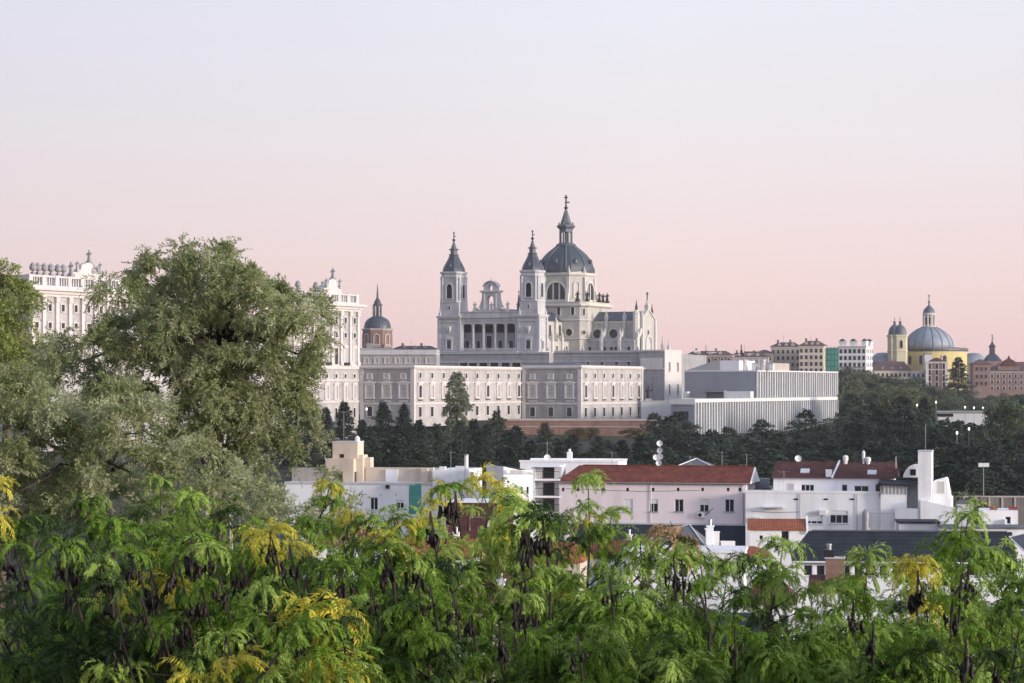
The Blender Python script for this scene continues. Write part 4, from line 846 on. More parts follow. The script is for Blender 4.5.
# ================================================================== WHITE AND PINK HOUSES IN THE VALLEY
def dish_mesh():
    if 'dish' in CACHE: return CACHE['dish']
    mb = MB().loft(ngon(16, 1), [(0, .05), (.05, .22), (.13, .38), (.2, .45)], cap=False); CACHE['dish'] = mb.mesh('dish', 'metal_white'); return CACHE['dish']
def chimney_pot(par, x, y, z0, w, h, mat='plaster_white', pot=True):
    c = MB().box(x-w/2, x+w/2, y-w/2, y+w/2, z0, z0+h).box(x-w/2-.08, x+w/2+.08, y-w/2-.08, y+w/2+.08, z0+h+.002, z0+h+.12).build('chimney', mat, par)
    if pot: MB().loft(ngon(10, w*.28), [(z0+h+.12, 1), (z0+h+.5, .9), (z0+h+.52, 1.25), (z0+h+.62, 1.2)], x, y).build('chimney_pot', 'metal_grey', c)
    return c
def vent_cowl(par, x, y, z0, r, h):
    return MB().loft(ngon(12, r), [(z0, .7), (z0+h*.4, .7), (z0+h*.41, 1), (z0+h*.8, 1), (z0+h*.81, 1.15), (z0+h, .5)], x, y).build('vent_cowl', 'metal_white', par)
def antenna(par, x, y, z0, h, n=5):
    mb = MB().tube([(x, y, z0), (x, y, z0+h)], .03, 5).tube([(x-.7, y, z0+h-.15), (x+.7, y, z0+h-.15)], .018, 4)
    for i in range(n): q = x-.6+1.2*i/(n-1); mb.tube([(q, y-.3, z0+h-.15), (q, y+.3, z0+h-.15)], .012, 4)
    return mb.build('antenna', 'metal_grey', par)
def gable_fill(par, x0, x1, y0, y1, ze, zr, mat):
    ym = (y0+y1)/2
    return MB().poly_x([(y0, ze), (y1, ze), (ym, zr)], x0, x1).build('gable', mat, par)

def pink_house():
    Y = 300; fr = Frame(559, Y, 3.5, -13); X, Z = fr.X, fr.Z
    T = thing_in('pink_house', 'long pale pink house with red tiled roof and a dark blue base', 'house', fr)
    W = X(746); D = 9.0; xm = W*.5; z = lambda py, x=None: Z(py, xm if x is None else x, 0)
    zb, ze = z(523.5), z(482.2); wn_ = []
    for px in (628.3, 653.5, 679, 704.2, 729.5): x = X(px); wn_.append((x, Z(512, x), 1.12, Z(499.3, x)-Z(512, x)))
    vents = [(X(px), Z(491.2, X(px)), .34, .42) for px in (563, 578, 603.5, 627.5, 653, 678, 702.5, 728, 740)]
    house_walls(T, 0, W, 0, D, zb, ze-.003, 'plaster_pink', wn_+vents, [(D*.5, Z(500, W, D*.5), .9, 1.3)])
    for i, (c, s, w, h) in enumerate(wn_): house_window(T, c, s, w, h, 0, shutter=(.95, .35, 0, .45, 0)[i])
    house_window(T, D*.5, Z(500, W, D*.5), .9, 1.3, W, side=True)
    for c, s, w, h in vents: MB().box(c-w/2+.005, c+w/2-.005, .2, .215, s+.005, s+h-.005).build('air_grille', 'iron', T)
    MB().box(-.02, W+.02, -.02, D, -1, zb-.003).build('base_wall', 'dark_blue_wall', T); MB().box(-.05, W+.05, -.1, -.021, zb-.12, zb+.1).build('string_course', 'plaster_grey', T)
    zr = Z(465.8, xm, D/2); gable_roof(T, 0, W+.15, 0, D, ze, zr, 'tile_red', over=.32, hip0=2.0, hip1=.0)
    MB().box(2.2, W, D/2-.14, D/2+.14, zr-.03, zr+.1).build('ridge_tiles', 'tile_red', T)
    gable_fill(T, W+.48, W+.58, -.25, D+.25, ze-.1, zr-.05, 'plaster_white')
    MB().tube([(-.3, -.38, ze-.1), (W+.4, -.38, ze-.1)], .08, 6).tube([(W-.3, -.12, ze-.1), (W-.3, -.12, zb)], .05, 6).tube([(X(651), -.1, ze-.1), (X(651), -.1, zb)], .05, 6).build('gutter', 'metal_grey', T)
    ax = X(701.3); az = Z(517.5, ax)
    a = MB().box(ax-.42, ax+.42, -.42, -.06, az, az+.65).build('air_conditioner', 'metal_white', T); MB().loft(ngon(14, .24), [(0, 1), (.02, 1)]).build('fan', 'iron', a, (ax-.1, -.424, az+.33)).rotation_euler = (R(90), 0, 0)
    MB().tube([(ax+.5, -.1, az+.3), (ax+1.6, -.6, az+1.2)], .04, 5).build('awning_arm', 'iron', T)
    antenna(T, W-.5, D/2, zr, 1.6)
    for px, h_ in ((612, 1.8), (690, 1.3), (722, 1.9)): antenna(T, X(px, D/2), D/2, zr, h_)
    MB().tube([(X(566), -.05, ze-.9), (X(640), -.06, ze-1.15), (X(700), -.06, ze-.95)], .018, 4).build('cable', 'iron', T)
    for c, s, w, h in wn_: MB().box(c-w/2-.1, c+w/2+.1, -.22, -.19, s+.02, s+.1).build('window_rail', 'metal_grey', T)
    # satellite mast on the ridge
    x = X(659.8, D/2); m = thing('dish_mast', 'mast stacked with four white satellite dishes on the red roof ridge', 'satellite dishes', (fr.ox+x*fr.c-D/2*fr.s, fr.oy+x*fr.s+D/2*fr.c, fr.z+zr-.1))
    MB().tube([(0, 0, -.3), (0, 0, 3.4)], .05, 6).build('mast', 'metal_grey', m)
    for dz, dx in ((.45, -.1), (1.25, .12), (1.15, -.5), (2.0, .05), (2.9, -.02)):
        d = put(dish_mesh(), 'dish', m, (dx, -.12, dz)); d.rotation_euler = (R(80), 0, random.uniform(-.5, .3)); d.scale = (.85,)*3
pink_house()

def blocks_behind_pink():
    Y = 315; fr = Frame(520, Y, 3.5, -10); Z = fr.Z
    T = thing_in('white_house', 'flat roofed white house with slim chimney half hidden behind the pink house', 'house', fr)
    W = fr.X(618); H = Z(461.8); house_walls(T, 0, W, 0, 9, 0, H, 'plaster_white', [(fr.X(540), Z(470), .8, .8)]); MB().box(-.1, W+.1, -.1, .25, H+.002, H+.22).box(-.1, W+.1, 8.7, 9.1, H+.002, H+.22).build('parapet', 'plaster_white', T)
    house_window(T, fr.X(540), Z(470), .8, .8, 0)
    x = fr.X(567); MB().box(x-.32, x+.32, 2, 2.65, H, Z(452, x, 2)).loft(ngon(10, .2), [(Z(452, x, 2), 1), (Z(449, x, 2), .8)], x, 2.3).build('chimney', 'plaster_white', T)
    x = fr.X(546.5); d = put(dish_mesh(), 'dish', T, (x, .5, H+.5)); d.rotation_euler = (R(75), 0, .4); antenna(T, x, .6, H, 2.6)
    # the house with the inset balcony
    fr = Frame(503.5, 297, 3.5, 16); Z = fr.Z
    T = thing_in('white_house', 'white house with dark lean-to roof turned toward the left, beside the pink house', 'house', fr)
    W = fr.X(533); zl, zr = Z(466.5), Z(473, W)
    holes = [(W*.16, Z(473, W*.16), .32, .36), (W*.16, Z(483, W*.16), .3, .3), (W*.62, Z(494, W*.6), .3, .9), (W*.82, Z(494, W*.8), .3, .9), (W*.35, Z(508), .8, 1.1)]
    house_walls(T, 0, W, 0, 8, 0, zr-.2, 'plaster_white', holes, top=False); MB().poly_y([(0, zr-.197), (W, zr-.197), (W, zr), (0, zl)], 0, 8).build('gable', 'plaster_white', T)
    for c, s, w, h in holes: house_window(T, c, s, w, h, 0, leaves=1, sill=False)
    MB().poly_y([(1.0, Z(467.5, 0)), (W+.1, zr+.05), (W+.1, zr+.2), (1.0, Z(466.2, 0))], .4, 8.3).build('roof', 'roof_slate', T)
    fr = Frame(531.5, 300, 3.5, -8); Z = fr.Z
    T = thing_in('balcony_house', 'white stairwell bay with stacked open balconies between two white houses', 'house', fr); W = fr.X(560)
    MB().box(0, W, 1.6, 6, 0, Z(467)).box(0, .35, 0, 1.597, 0, Z(467.5)).build('wall', 'plaster_grey', T)
    MB().box(-.05, W, -.2, 6.1, Z(467)+.003, Z(465.6)).build('roof_slab', 'plaster_white', T)
    for py in (479, 496, 512): MB().box(.351, W-.05, .1, 1.597, Z(py)-.2, Z(py)).build('balcony_floor', 'plaster_white', T)
    for py in (479, 496, 512):
        rl = MB().tube([(.4, .15, Z(py)+.95), (W-.1, .15, Z(py)+.95)], .03, 5)
        for i in range(14): x = .4+(W-.5)*i/13; rl.tube([(x, .15, Z(py)), (x, .15, Z(py)+.95)], .014, 4)
        rl.build('railing', 'iron', T)
        window(T, W*.55, 1.6, Z(py)+.1, 1.3, 1.45, t=.07, d=.06, mat='frame_brown')
blocks_behind_pink()

def white_terrace_house():
    Y = 292; fr = Frame(771, Y, 3.5, -13); X, Z = fr.X, fr.Z; z = lambda py, px=830: Z(py, X(px), 0)
    T = thing_in('white_terrace_house', 'large white house with maroon roof and a tall square white tower at its right end', 'house', fr)
    W = X(889); D = 9; ze = Z(478.3, W*.5, 2.4); zd = z(493.5)
    # lower storey in front, upper storey set back
    lw = [(X(760.5), 0, 0, 0)]
    low = [(X(779, 0), z(529, 779), 2.2, 1.1), (X(814), z(524, 814), 2.1, 1.35), (X(839), z(523.5, 839), 2.2, 1.55)]
    xl = X(745.5); house_walls(T, xl, W+.4, 0, 2.4, -1, zd, 'plaster_white', low)
    for i, (c, s, w, h) in enumerate(low): house_window(T, c, s, w, h, 0, leaves=3, shutter=(.5, .75, .35)[i], depth=.2)
    up = [(X(807.5, 2.4), Z(492.3, X(807), 2.4), 1.6, .95), (X(844.5, 2.4), Z(493.5, X(844), 2.4), .7, 1.1), (X(861.5, 2.4), Z(493.5, X(861), 2.4), 1.75, .95)]
    house_walls(T, 0, W, 2.4, D+2.4, zd-1, ze-.01, 'plaster_white', up)
    for i, (c, s, w, h) in enumerate(up): house_window(T, c, s, w, h, 2.4, leaves=(3, 1, 2)[i])
    MB().box(xl-.02, W+.42, -.06, .18, zd+.002, zd+.32).build('parapet', 'plaster_white', T)
    # one pitch of roof seen, with skylights, a break and vents
    zr = Z(461.6, W*.5, 7); y0, y1 = 2.0, 7.0
    rf = MB().add([(-.2, y0, ze), (W+.5, y0, ze), (W+.5, y1, zr), (-.2, y1, zr), (-.2, 2*y1-y0, ze), (W+.5, 2*y1-y0, ze)], [(0, 1, 2, 3), (3, 2, 5, 4), (0, 3, 4), (1, 5, 2), (0, 4, 5, 1)]).build('roof', 'tile_maroon', T)
    f = lambda px, t: (X(px, y0+(y1-y0)*t), y0+(y1-y0)*t, ze+(zr-ze)*t)
    for px, t in ((805, .35), (872, .3)):
        x, y, zz = f(px, t); MB().add([(x-.55, y-.25, zz-.1), (x+.55, y-.25, zz-.1), (x+.55, y+.35, zz+.32), (x-.55, y+.35, zz+.32), (x-.55, y-.25, zz+.02), (x+.55, y-.25, zz+.02), (x+.55, y+.35, zz+.45), (x-.55, y+.35, zz+.45)], [(4, 5, 6, 7), (0, 1, 5, 4), (1, 2, 6, 5), (3, 0, 4, 7)]).build('skylight', 'metal_white', rf)
    x, y, zz = f(832, .1); MB().box(x-.75, x-.1, y-.1, y+.9, zz-.1, zz+.75).box(x-.8, x-.05, y-.15, y+.95, zz+.752, zz+.85).build('dormer', 'plaster_white', rf)
    x, _, _ = f(834, .5); MB().add([(x-.1, y0-.05, ze+.03), (x+.1, y0-.05, ze+.03), (x+.55, y1, zr+.03), (x+.35, y1, zr+.03), (x-.1, y0-.05, ze+.2), (x+.1, y0-.05, ze+.2), (x+.55, y1, zr+.2), (x+.35, y1, zr+.2)], [(4, 5, 6, 7), (0, 1, 5, 4), (1, 2, 6, 5), (3, 0, 4, 7)]).build('fire_wall', 'plaster_white', rf)
    for px, r, h in ((845.5, .34, 1.1), (863.5, .2, 1.7), (868, .36, .9)): x, y, zz = f(px, .9); vent_cowl(rf, x, y, zz-.1, r, h)
    x, y, zz = f(798, .95); d = put(dish_mesh(), 'dish', rf, (x, y, zz+.4)); d.rotation_euler = (R(70), 0, .3); d.scale = (.95,)*3
    x, y, zz = f(896, .6); MB().box(x-.08, x+.08, y-.08, y+.08, zz, zz+1.5).build('vent_pipe', 'plaster_tan', rf)
    antenna(T, X(783), 1.0, zd+.3, 2.4)
    # balcony slab and awning on the left, railings, shutters box
    MB().box(X(762.5), X(784), -.9, -.01, z(506.5, 770)-.15, z(506.5, 770)).build('balcony', 'plaster_grey', T)
    # glazed gallery with dark roof at the right
    g0, g1 = X(881), X(907); gz = Z(495, g0, -.4)
    MB().box(g0, g1, -.6, 2.39, -1, gz).build('gallery_wall', 'plaster_white', T)
    gl = MB().box(g0+.15, g1-.1, -.45, 2.38, gz+.003, Z(484.2, g1, -.4)).build('gallery_glass', 'blind', T)
    fm = MB()
    for i in range(8): x = g0+(g1-g0)*i/7; fm.box(x-.05, x+.05, -.55, -.451, gz, Z(484.2, g1, -.4))
    fm.box(g0, g1, -.56, -.45, gz+.01, gz+.1).build('gallery_frame', 'frame_white', T)
    MB().add([(g0-.3, -1.0, Z(484, g0)), (X(917), -1.0, Z(486.5, X(917))), (X(917), 2.3, Z(483.2, X(917))), (g0-.3, 2.3, Z(481.4, g0)), (g0-.3, -1.0, Z(484, g0)+.18), (X(917), -1.0, Z(486.5, X(917))+.18), (X(917), 2.3, Z(483.2, X(917))+.18), (g0-.3, 2.3, Z(481.4, g0)+.18)], [(4, 5, 6, 7), (0, 1, 5, 4), (1, 2, 6, 5), (3, 0, 4, 7), (0, 3, 2, 1), (2, 3, 7, 6)]).build('gallery_roof', 'roof_slate', T)
    MB().box(g0-.12, g0-.003, -.62, 2.3, gz-.2, Z(484.2, g0)).build('end_board', 'frame_brown', T)
    # downpipes, a cable, shutters and cooling units on the long white front
    MB().tube([(X(800), -.1, zd), (X(800), -.1, 0)], .05, 5).build('down_pipe', 'metal_grey', T); MB().tube([(X(857), -.1, zd), (X(857), -.1, 0)], .05, 5).build('down_pipe', 'metal_grey', T)
    MB().tube([(X(751), -.06, z(511, 751)), (X(775), -.07, z(512.5, 775)), (X(800), -.07, z(511.8, 800))], .02, 4).build('cable', 'iron', T)
    for px, py in ((823, 515), (758, 522)): MB().box(X(px)-.4, X(px)+.4, -.38, -.02, z(py, px), z(py, px)+.6).build('air_conditioner', 'metal_white', T)
    for px in (796, 826, 852): MB().box(X(px)-.25, X(px)+.25, -.05, -.002, z(500, px), z(498.4, px)).build('air_grille', 'iron', T)
    window(T, X(791, 2.4), 2.4, Z(492, X(791), 2.4), .7, 1.0, t=.06, d=.05, mat='frame_white', pane='blind'); window(T, X(878, 2.4), 2.4, Z(492.5, X(878), 2.4), .55, 1.0, t=.06, d=.05, mat='frame_white')
    # tower slab
    x0, x1 = X(918, -1.0), X(931.6, -1.0); zt = Z(451.8, x0, -1)
    tw = MB().box(x0, x1, -1, Z(0)*0+2.6, -1, zt).build('tower', 'plaster_white', T)
    MB().box(W+.41, x0-.005, 2.45, 6, -1, Z(482.5, x0, 2.4)).build('back_wall', 'plaster_white', T)
    MB().box(x0-.06, x1+.06, -1.06, 2.66, zt+.002, zt+.14).build('coping', 'plaster_grey', tw); MB().tube([((x0+x1)/2, .6, zt), ((x0+x1)/2, .6, zt+3.4)], .025, 5).build('antenna', 'metal_grey', tw)
    MB().box(x1-1.0, x1-.4, -1.06, -1.002, -1, zt-5.8).build('drain_pipe', 'plaster_grey', tw)
    # curved dormer between roof and tower
    a, b = X(902.5, 3), X(919, 3); zd0 = Z(477.5, a, 3); h = Z(465.3, a, 3)-zd0
    MB().poly_y([(a, zd0), (b, zd0), (b, zd0+h), (a+1.2, zd0+h), (a+.75, zd0+h*.9), (a+.35, zd0+h*.6), (a+.12, zd0+h*.3)], 3.45, 8).build('curved_dormer', 'plaster_white', T)
    window(T, b-.75, 3.45, zd0+.25, .7, .75, t=.08, d=.06, mat='frame_white')
    # gabled annex to the right of the tower and the long lean-to below it
    a, b = x1+.05, X(949.5, 1); q = lambda px, py: (X(px, 1), Z(py, X(px), 1))
    MB().poly_y([(a, -1), q(951, 560), q(951, 498.5), q(949.2, 497), q(946.4, 480), q(945, 478.3), (a, Z(481.8, a))], 1, 6.5).build('annex', 'plaster_white', T)
    window(T, X(940.4, 1), 1, Z(493, X(940), 1), .85, 1.35, t=.08, d=.06, mat='frame_white', pane='blind')
    a2 = X(920.5, -1.6)
    MB().poly_y([(a2, -1), (X(957, -1.6), -1), (X(957, -1.6), Z(507.8, X(957), -1.6)), (a2, Z(500.2, a2, -1.6))], -1.7, -1.05).build('lean_to', 'plaster_white', T)
    MB().box(X(895, -1.2), a2-.01, -1.6, -.62, -1, Z(508.5, a2, -1.2)).build('wall_step', 'plaster_grey', T)
    # terrace clutter
    rl = MB(); ya = -1.5
    for i in range(22): x = X(866, ya)+i*.17; rl.tube([(x, ya, Z(527, x, ya)), (x, ya, Z(513, x, ya))], .014, 4)
    rl.tube([(X(866, ya), ya, Z(513, X(866), ya)), (X(866, ya)+3.6, ya, Z(513, X(880), ya))], .03, 5).build('railing', 'metal_grey', T)
    x = X(866, -1.2); zz = Z(531, x, -1.2)
    MB().loft(ngon(14, .46), [(zz-4, 1), (zz+1.4, 1), (zz+1.41, 1.06), (zz+2.2, 1.06), (zz+2.5, .5), (zz+2.6, .2)], x, -1.2).build('flue', 'metal_grey', T)
white_terrace_house()

def beige_rooftop_house():
    Y = 310; fr = Frame(285, Y, 3.5, -12); X, Z = fr.X, fr.Z
    T = thing_in('white_flat_house', 'white flat roofed house with beige stair tower and green tarpaulin on its wall', 'house', fr)
    W = X(432); zt = Z(482.5, W*.5)
    wn_ = [(X(374), Z(510, X(374)), 1.0, 1.6), (X(400), Z(508.5, X(400)), 1.0, 1.1), (X(349), Z(519, X(349)), .5, .6)]
    house_walls(T, 0, W, 0, 12, -1, zt, 'plaster_white', wn_)
    house_window(T, *wn_[0], 0, shutter=0); house_window(T, *wn_[1], 0, shutter=.35); house_window(T, *wn_[2], 0, leaves=1)
    MB().box(-.05, W, -.1, -.003, zt-.25, zt+.05).build('coping', 'plaster_grey', T)
    zp = Z(468, W*.5, 3)
    MB().box(0, X(326, 3), 3, 3.4, zt+.002, zp).build('roof_parapet', 'plaster_beige', T); MB().box(X(366, 3), W+.2, 3, 3.4, zt+.002, zp+.1).box(X(421, 2.6), X(428, 2.6), 2.4, 2.99, zt+.002, zp+.05).build('roof_parapet', 'plaster_beige', T)
    MB().box(X(386, 2.9), X(398, 2.9), 2.7, 2.99, zt+.003, Z(469.5, X(390), 2.9)).build('pale_patch', 'plaster_white', T)
    # stair tower of two boxes
    a, b, c = X(325.5, 1.2), X(353.5, 1.2), X(360, 1.2); zl = Z(458.6, a, 1.2)
    st = MB().box(a, b, 1.2, 4.6, zt+.004, zl).build('stair_tower', 'plaster_beige', T)
    MB().box(X(332.6, 2), X(357.5, 2), 2, 5, zl+.002, Z(442.3, X(340), 2)).build('upper_box', 'plaster_beige', st)
    MB().box(b+.005, b+.9, 2.4, 4.8, zt+.004, Z(455, b, 2.4)).box(b+.9, b+1.7, 3.2, 4.8, zt+.004, Z(457.5, b, 3)).build('side_box', 'plaster_beige', st)
    MB().box(X(332.3, 2), X(357.8, 2), 1.95, 5.05, Z(442.3, X(340), 2)+.002, Z(441.3, X(340), 2)).build('coping', 'plaster_grey', st)
    window(st, X(339, 1.2), 1.2, Z(481, X(339), 1.2), .85, 1.05, t=.06, d=.05, mat='frame_brown'); window(st, X(342, 2), 2, Z(457.5, X(342), 2), .45, .4, t=.05, d=.04, mat='frame_brown')
    window(st, b, 2.0, Z(481.5, b, 2), .7, 1.2, side=True, t=.06, d=.05, mat='frame_brown')
    x = X(356.5, 2.2); d = MB().loft(ngon(10, .35), [(0, 1), (.5, 1), (.8, .3)]).build('vent_cowl', 'metal_white', st, (x, 2.6, Z(442, x, 2)))
    antenna(T, X(343, 3), 3.4, Z(442, X(343), 3), 4.0)
    # right wing, pale wall with stepped parapet
    a, b = X(432.5, -.4), X(464, -.4); zr = Z(470, a)
    MB().box(a, b, -.4, 10, -1, zr).box(X(440), X(446), -.35, .2, zr+.002, Z(466.4, a)).box(X(456), b-.02, -.35, .3, zr+.002, Z(466, b)).box(a+.02, X(434.5), -.35, .3, zr+.002, Z(467.5, a)).build('right_wing', 'plaster_white', T)
    antenna(T, X(449), 1.0, zr, 2.4, 7)
    MB().add([(X(409), -.08, Z(512)), (X(421.5), -.12, Z(512.5)), (X(421.2), -.12, Z(482.6)), (X(409.4), -.08, Z(482.2))] + [(X(409), -.02, Z(512)), (X(421.5), -.02, Z(512.5)), (X(421.2), -.02, Z(482.6)), (X(409.4), -.02, Z(482.2))], [(0, 1, 2, 3), (0, 4, 5, 1), (1, 5, 6, 2), (2, 6, 7, 3), (3, 7, 4, 0)]).build('tarpaulin', 'net_green', T)
    MB().box(X(386.5), X(390), -.5, -.1, Z(487.5), Z(484)).build('wall_lamp', 'iron', T)
    for px in (363, 366, 381, 396): MB().box(X(px)-.05, X(px)+.05, -.08, -.003, Z(494), Z(493)).build('air_grille', 'iron', T)
    p = thing('flue_pipe', 'tall plain white flue pipe standing right of the white flat roofed house', 'pipe', (xat(466.3, 305), 305, 3.5)); z1 = zat(455.5, 305)-3.5
    MB().loft(ngon(12, .26), [(0, 1), (z1, 1)]).build('pipe', 'metal_white', p); MB().loft(ngon(12, .3), [(z1+.002, 1), (z1+.15, 1)]).build('cap', 'metal_grey', p)
    # red building seen through the leaves with a white arch
    fr = Frame(448, 285, 3.5, -8); X, Z = fr.X, fr.Z
    T = thing_in('red_house', 'dark red rendered house with white arched doorway, half hidden by the leaves', 'house', fr); W = X(504)
    MB().box(0, W, 0, 8, -1, Z(502.6)).build('wall', 'tile_maroon', T); MB().box(-.1, W+.1, -.15, 8.1, Z(502.6)+.003, Z(501.4)).build('coping', 'plaster_white', T)
    window(T, X(495), 0, Z(533), 1.2, Z(520)-Z(533), t=.3, d=.12, arch=True, mat='plaster_white', pane='blind')
    MB().tube([(X(470), -.1, Z(530)), (X(470), -.1, Z(517)), (X(486), -.1, Z(517))], .06, 5).build('pipe', 'metal_grey', T)
beige_rooftop_house()

def small_houses():
    # low house with bright orange roof in front of the white terrace house
    Y = 255; fr = Frame(750, Y, 3.5, -6); X, Z = fr.X, fr.Z
    T = thing_in('small_house', 'small white house with bright orange tiled roof in front of the white terrace house', 'house', fr); W = X(805); ze, zr = Z(528.5), Z(518.5, 0, 3)
    wn_ = [(X(785), Z(543, X(785)), .85, 1.3), (X(761), Z(540), .4, .5)]
    house_walls(T, 0, W, 0, 6, -1, ze, 'plaster_white', wn_)
    for w in wn_: house_window(T, *w, 0, leaves=1)
    gable_roof(T, -.1, W-.1, 0, 6, ze+.01, zr, 'tile_orange', over=.2); MB().poly_x([(-.3, ze-.5), (6.3, ze-.5), (6.3, ze), (3, zr+.3), (-.3, ze)], W+.12, W+.35).build('fire_wall', 'plaster_white', T)
    # slate roofed long building
    Y = 215; fr = Frame(797, Y, 3.5, -6); X, Z = fr.X, fr.Z
    T = thing_in('slate_roof_building', 'long building with big dark blue slate roof before the white houses on the right', 'building', fr); W = X(1012); D = 9; ze, zr = Z(561.5, W*.5), Z(533.5, W*.5, D/2)+.2
    wn_ = [(X(808+i*12.6), Z(576, X(808+i*12.6)), .8, 1.0) for i in range(16)]
    house_walls(T, 0, W, 0, D, -1, ze-.05, 'plaster_white', wn_)
    for w in wn_: house_window(T, *w, 0, leaves=1)
    gable_roof(T, 0, W, 0, D, ze, zr, 'roof_slate', over=.45, hip0=1.6)
    MB().tube([(-.4, -.5, ze-.08), (W+.4, -.5, ze-.08)], .09, 6).build('gutter', 'metal_white', T)
    MB().box(1.4, W, D/2-.12, D/2+.12, zr-.02, zr+.1).build('ridge_tiles', 'roof_grey', T)
    # brick chimney house in front
    Y = 170; fr = Frame(812, Y, 3.5, -9); X, Z = fr.X, fr.Z
    T = thing_in('small_house', 'small white house with brown tiled roof and square brick chimney topped by black cowl', 'house', fr); W = X(862); D = 6; ze, zr = Z(589.5), Z(574.5, 0, 3)
    house_walls(T, 0, W, 0, D, -1, ze-.02, 'plaster_white'); gable_roof(T, 0, W, 0, D, ze, zr, 'tile_brown', over=.3)
    x0, x1 = X(825.5, 2), X(844.5, 2); zt = Z(558.3, x0, 2)
    c = MB().box(x0, x1, 1.6, 2.9, ze+.2, zt).build('chimney', 'brick', T); MB().box(x0-.05, x1+.05, 1.55, 2.95, zt+.002, zt+.08).build('chimney_cap', 'plaster_grey', c)
    xc = X(829, 2.2); MB().box(xc-.36, xc+.36, 1.85, 2.5, zt+.081, Z(550, xc, 2)).build('cowl', 'iron', c); MB().loft(ngon(12, .17), [(Z(550, xc, 2), 1), (Z(545.5, xc, 2), 1), (Z(545.4, xc, 2), 1.3), (Z(544, xc, 2), 1.1)], xc, 2.2).build('chimney_pot', 'metal_grey', c)
    # low house with white wall and orange roof at centre right
    Y = 235; fr = Frame(735, Y, 3.5, -4); X, Z = fr.X, fr.Z
    T = thing_in('small_house', 'low white house with a small hipped orange roof beside the dark blue base wall', 'house', fr); W = X(768)
    MB().box(0, W, 0, 7, -1, Z(555)).build('wall', 'plaster_white', T); gable_roof(T, 0, W, 0, 7, Z(555)+.01, Z(546, 0, 3.5), 'tile_orange', over=.25, hip0=1.5, hip1=1.5)
    # glazed lean-to canopy
    Y = 240; fr = Frame(638, Y, 3.5, -8); X, Z = fr.X, fr.Z
    T = thing_in('grey_canopy', 'grey metal pyramid canopy in front of the pink house', 'canopy', fr); W = X(706); zz = Z(546); top = Z(525, W*.75, 4)
    MB().add([(0, 0, zz), (W, 0, zz), (W, 8, zz), (0, 8, zz), (W*.72, 4, top), (W*.38, 4, top-.6)], [(0, 1, 4, 5), (1, 2, 4), (2, 3, 5, 4), (3, 0, 5)]).build('roof', 'roof_grey', T)
    MB().tube([(0, -.05, zz+.05), (W, -.05, zz+.05)], .08, 6).tube([(W, -.05, zz), (W*.72, 4, top+.05), (W*.38, 4, top-.55), (0, 0, zz+.05)], .07, 6).build('edge_trim', 'metal_white', T)
    MB().box(.2, W-.2, .3, 7.6, -1, zz-.01).build('wall', 'dark_blue_wall', T)
    f = thing('flue_group', 'pair of white chimneys on the flat roof below the pink house', 'chimneys', (xat(712, 238), 238, zat(546, 238)))
    MB().box(-.6, 0, 0, .7, -3, 1.6).box(-.68, .08, -.08, .78, 1.602, 1.75).build('chimney', 'plaster_white', f); MB().box(.1, .75, .1, .8, -3, 1.3).box(.05, .8, .05, .85, 1.302, 1.42).build('chimney', 'plaster_white', f); MB().box(.9, 2.3, 0, 1, -3, .45).build('chimney_base', 'plaster_white', f)
    # pyramid slate roof behind the pink house
    Y = 330; fr = Frame(675.5, Y, 3.5, -10); X, Z = fr.X, fr.Z
    T = thing_in('pyramid_roof_house', 'small grey pyramid roof with pale ridges rising behind the red tiled roof', 'house', fr); W = X(713)
    MB().box(.2, W-.2, .2, 6, 0, Z(467)).build('wall', 'plaster_grey', T); MB().add([(0, 0, Z(467)+.01), (W, 0, Z(467)+.01), (W, 6.2, Z(467)+.01), (0, 6.2, Z(467)+.01), (W/2, 3, Z(458.3, 0, 3))], [(0, 1, 4), (1, 2, 4), (2, 3, 4), (3, 0, 4), (0, 3, 2, 1)]).build('roof', 'roof_grey', T)
    ap = (W/2, 3, Z(458.3, 0, 3)); MB().tube([(0, 0, Z(467)+.03), ap], .1, 5).tube([(W, 0, Z(467)+.03), ap], .1, 5).build('ridge_trim', 'metal_white', T)
    # white gable house right of the pink one
    Y = 303; fr = Frame(748, Y, 3.5, -8); X, Z = fr.X, fr.Z
    T = thing_in('white_yard_house', 'narrow white yard house squeezed between the pink house and the white terrace house', 'house', fr); W = X(771)
    house_walls(T, 0, W, 0, 6, -1, Z(489), 'plaster_white', [(X(755), Z(523), 1.0, 1.2)]); house_window(T, X(755), Z(523), 1.0, 1.2, 0, shutter=.4); MB().box(-.1, W+.1, -.2, 6, Z(489)+.003, Z(487.8)).build('roof_slab', 'roof_grey', T)
    MB().box(.6, W-.3, 1, 3, Z(487.8)+.003, Z(479)).box(1.0, 1.12, .6, .72, Z(487.8)+.003, Z(472)).build('roof_hut', 'cladding_grey', T)
    # rooftops at the right edge
    Y = 330; fr = Frame(938, Y, 3.5, -3); X, Z = fr.X, fr.Z
    T = thing_in('yard_fence', 'long weathered grey wall with pale posts at the right edge under the dark trees', 'fence', fr); W = X(1060)
    MB().box(0, W, 0, .3, -1, Z(497.3)).build('panel', 'fence_grey', T); MB().box(-.1, W, -.12, .42, Z(497.3)+.003, Z(495.8)).build('coping', 'plaster_tan', T)
    for i in range(10): x = W*i/9.5; MB().box(x-.12, x+.12, -.14, -.003, -1, Z(497.4)).build('post', 'plaster_tan', T)
    Y = 285; fr = Frame(984, Y, 3.5, -5); X, Z = fr.X, fr.Z
    T = thing_in('white_flat_house', 'white flat roofed block with low red chimney caps at the right edge', 'house', fr); W = X(1018)
    house_walls(T, 0, W, 0, 6, -1, Z(510.5), 'plaster_white', [(X(1008), Z(524), .7, .9)]); house_window(T, X(1008), Z(524), .7, .9, 0, leaves=1)
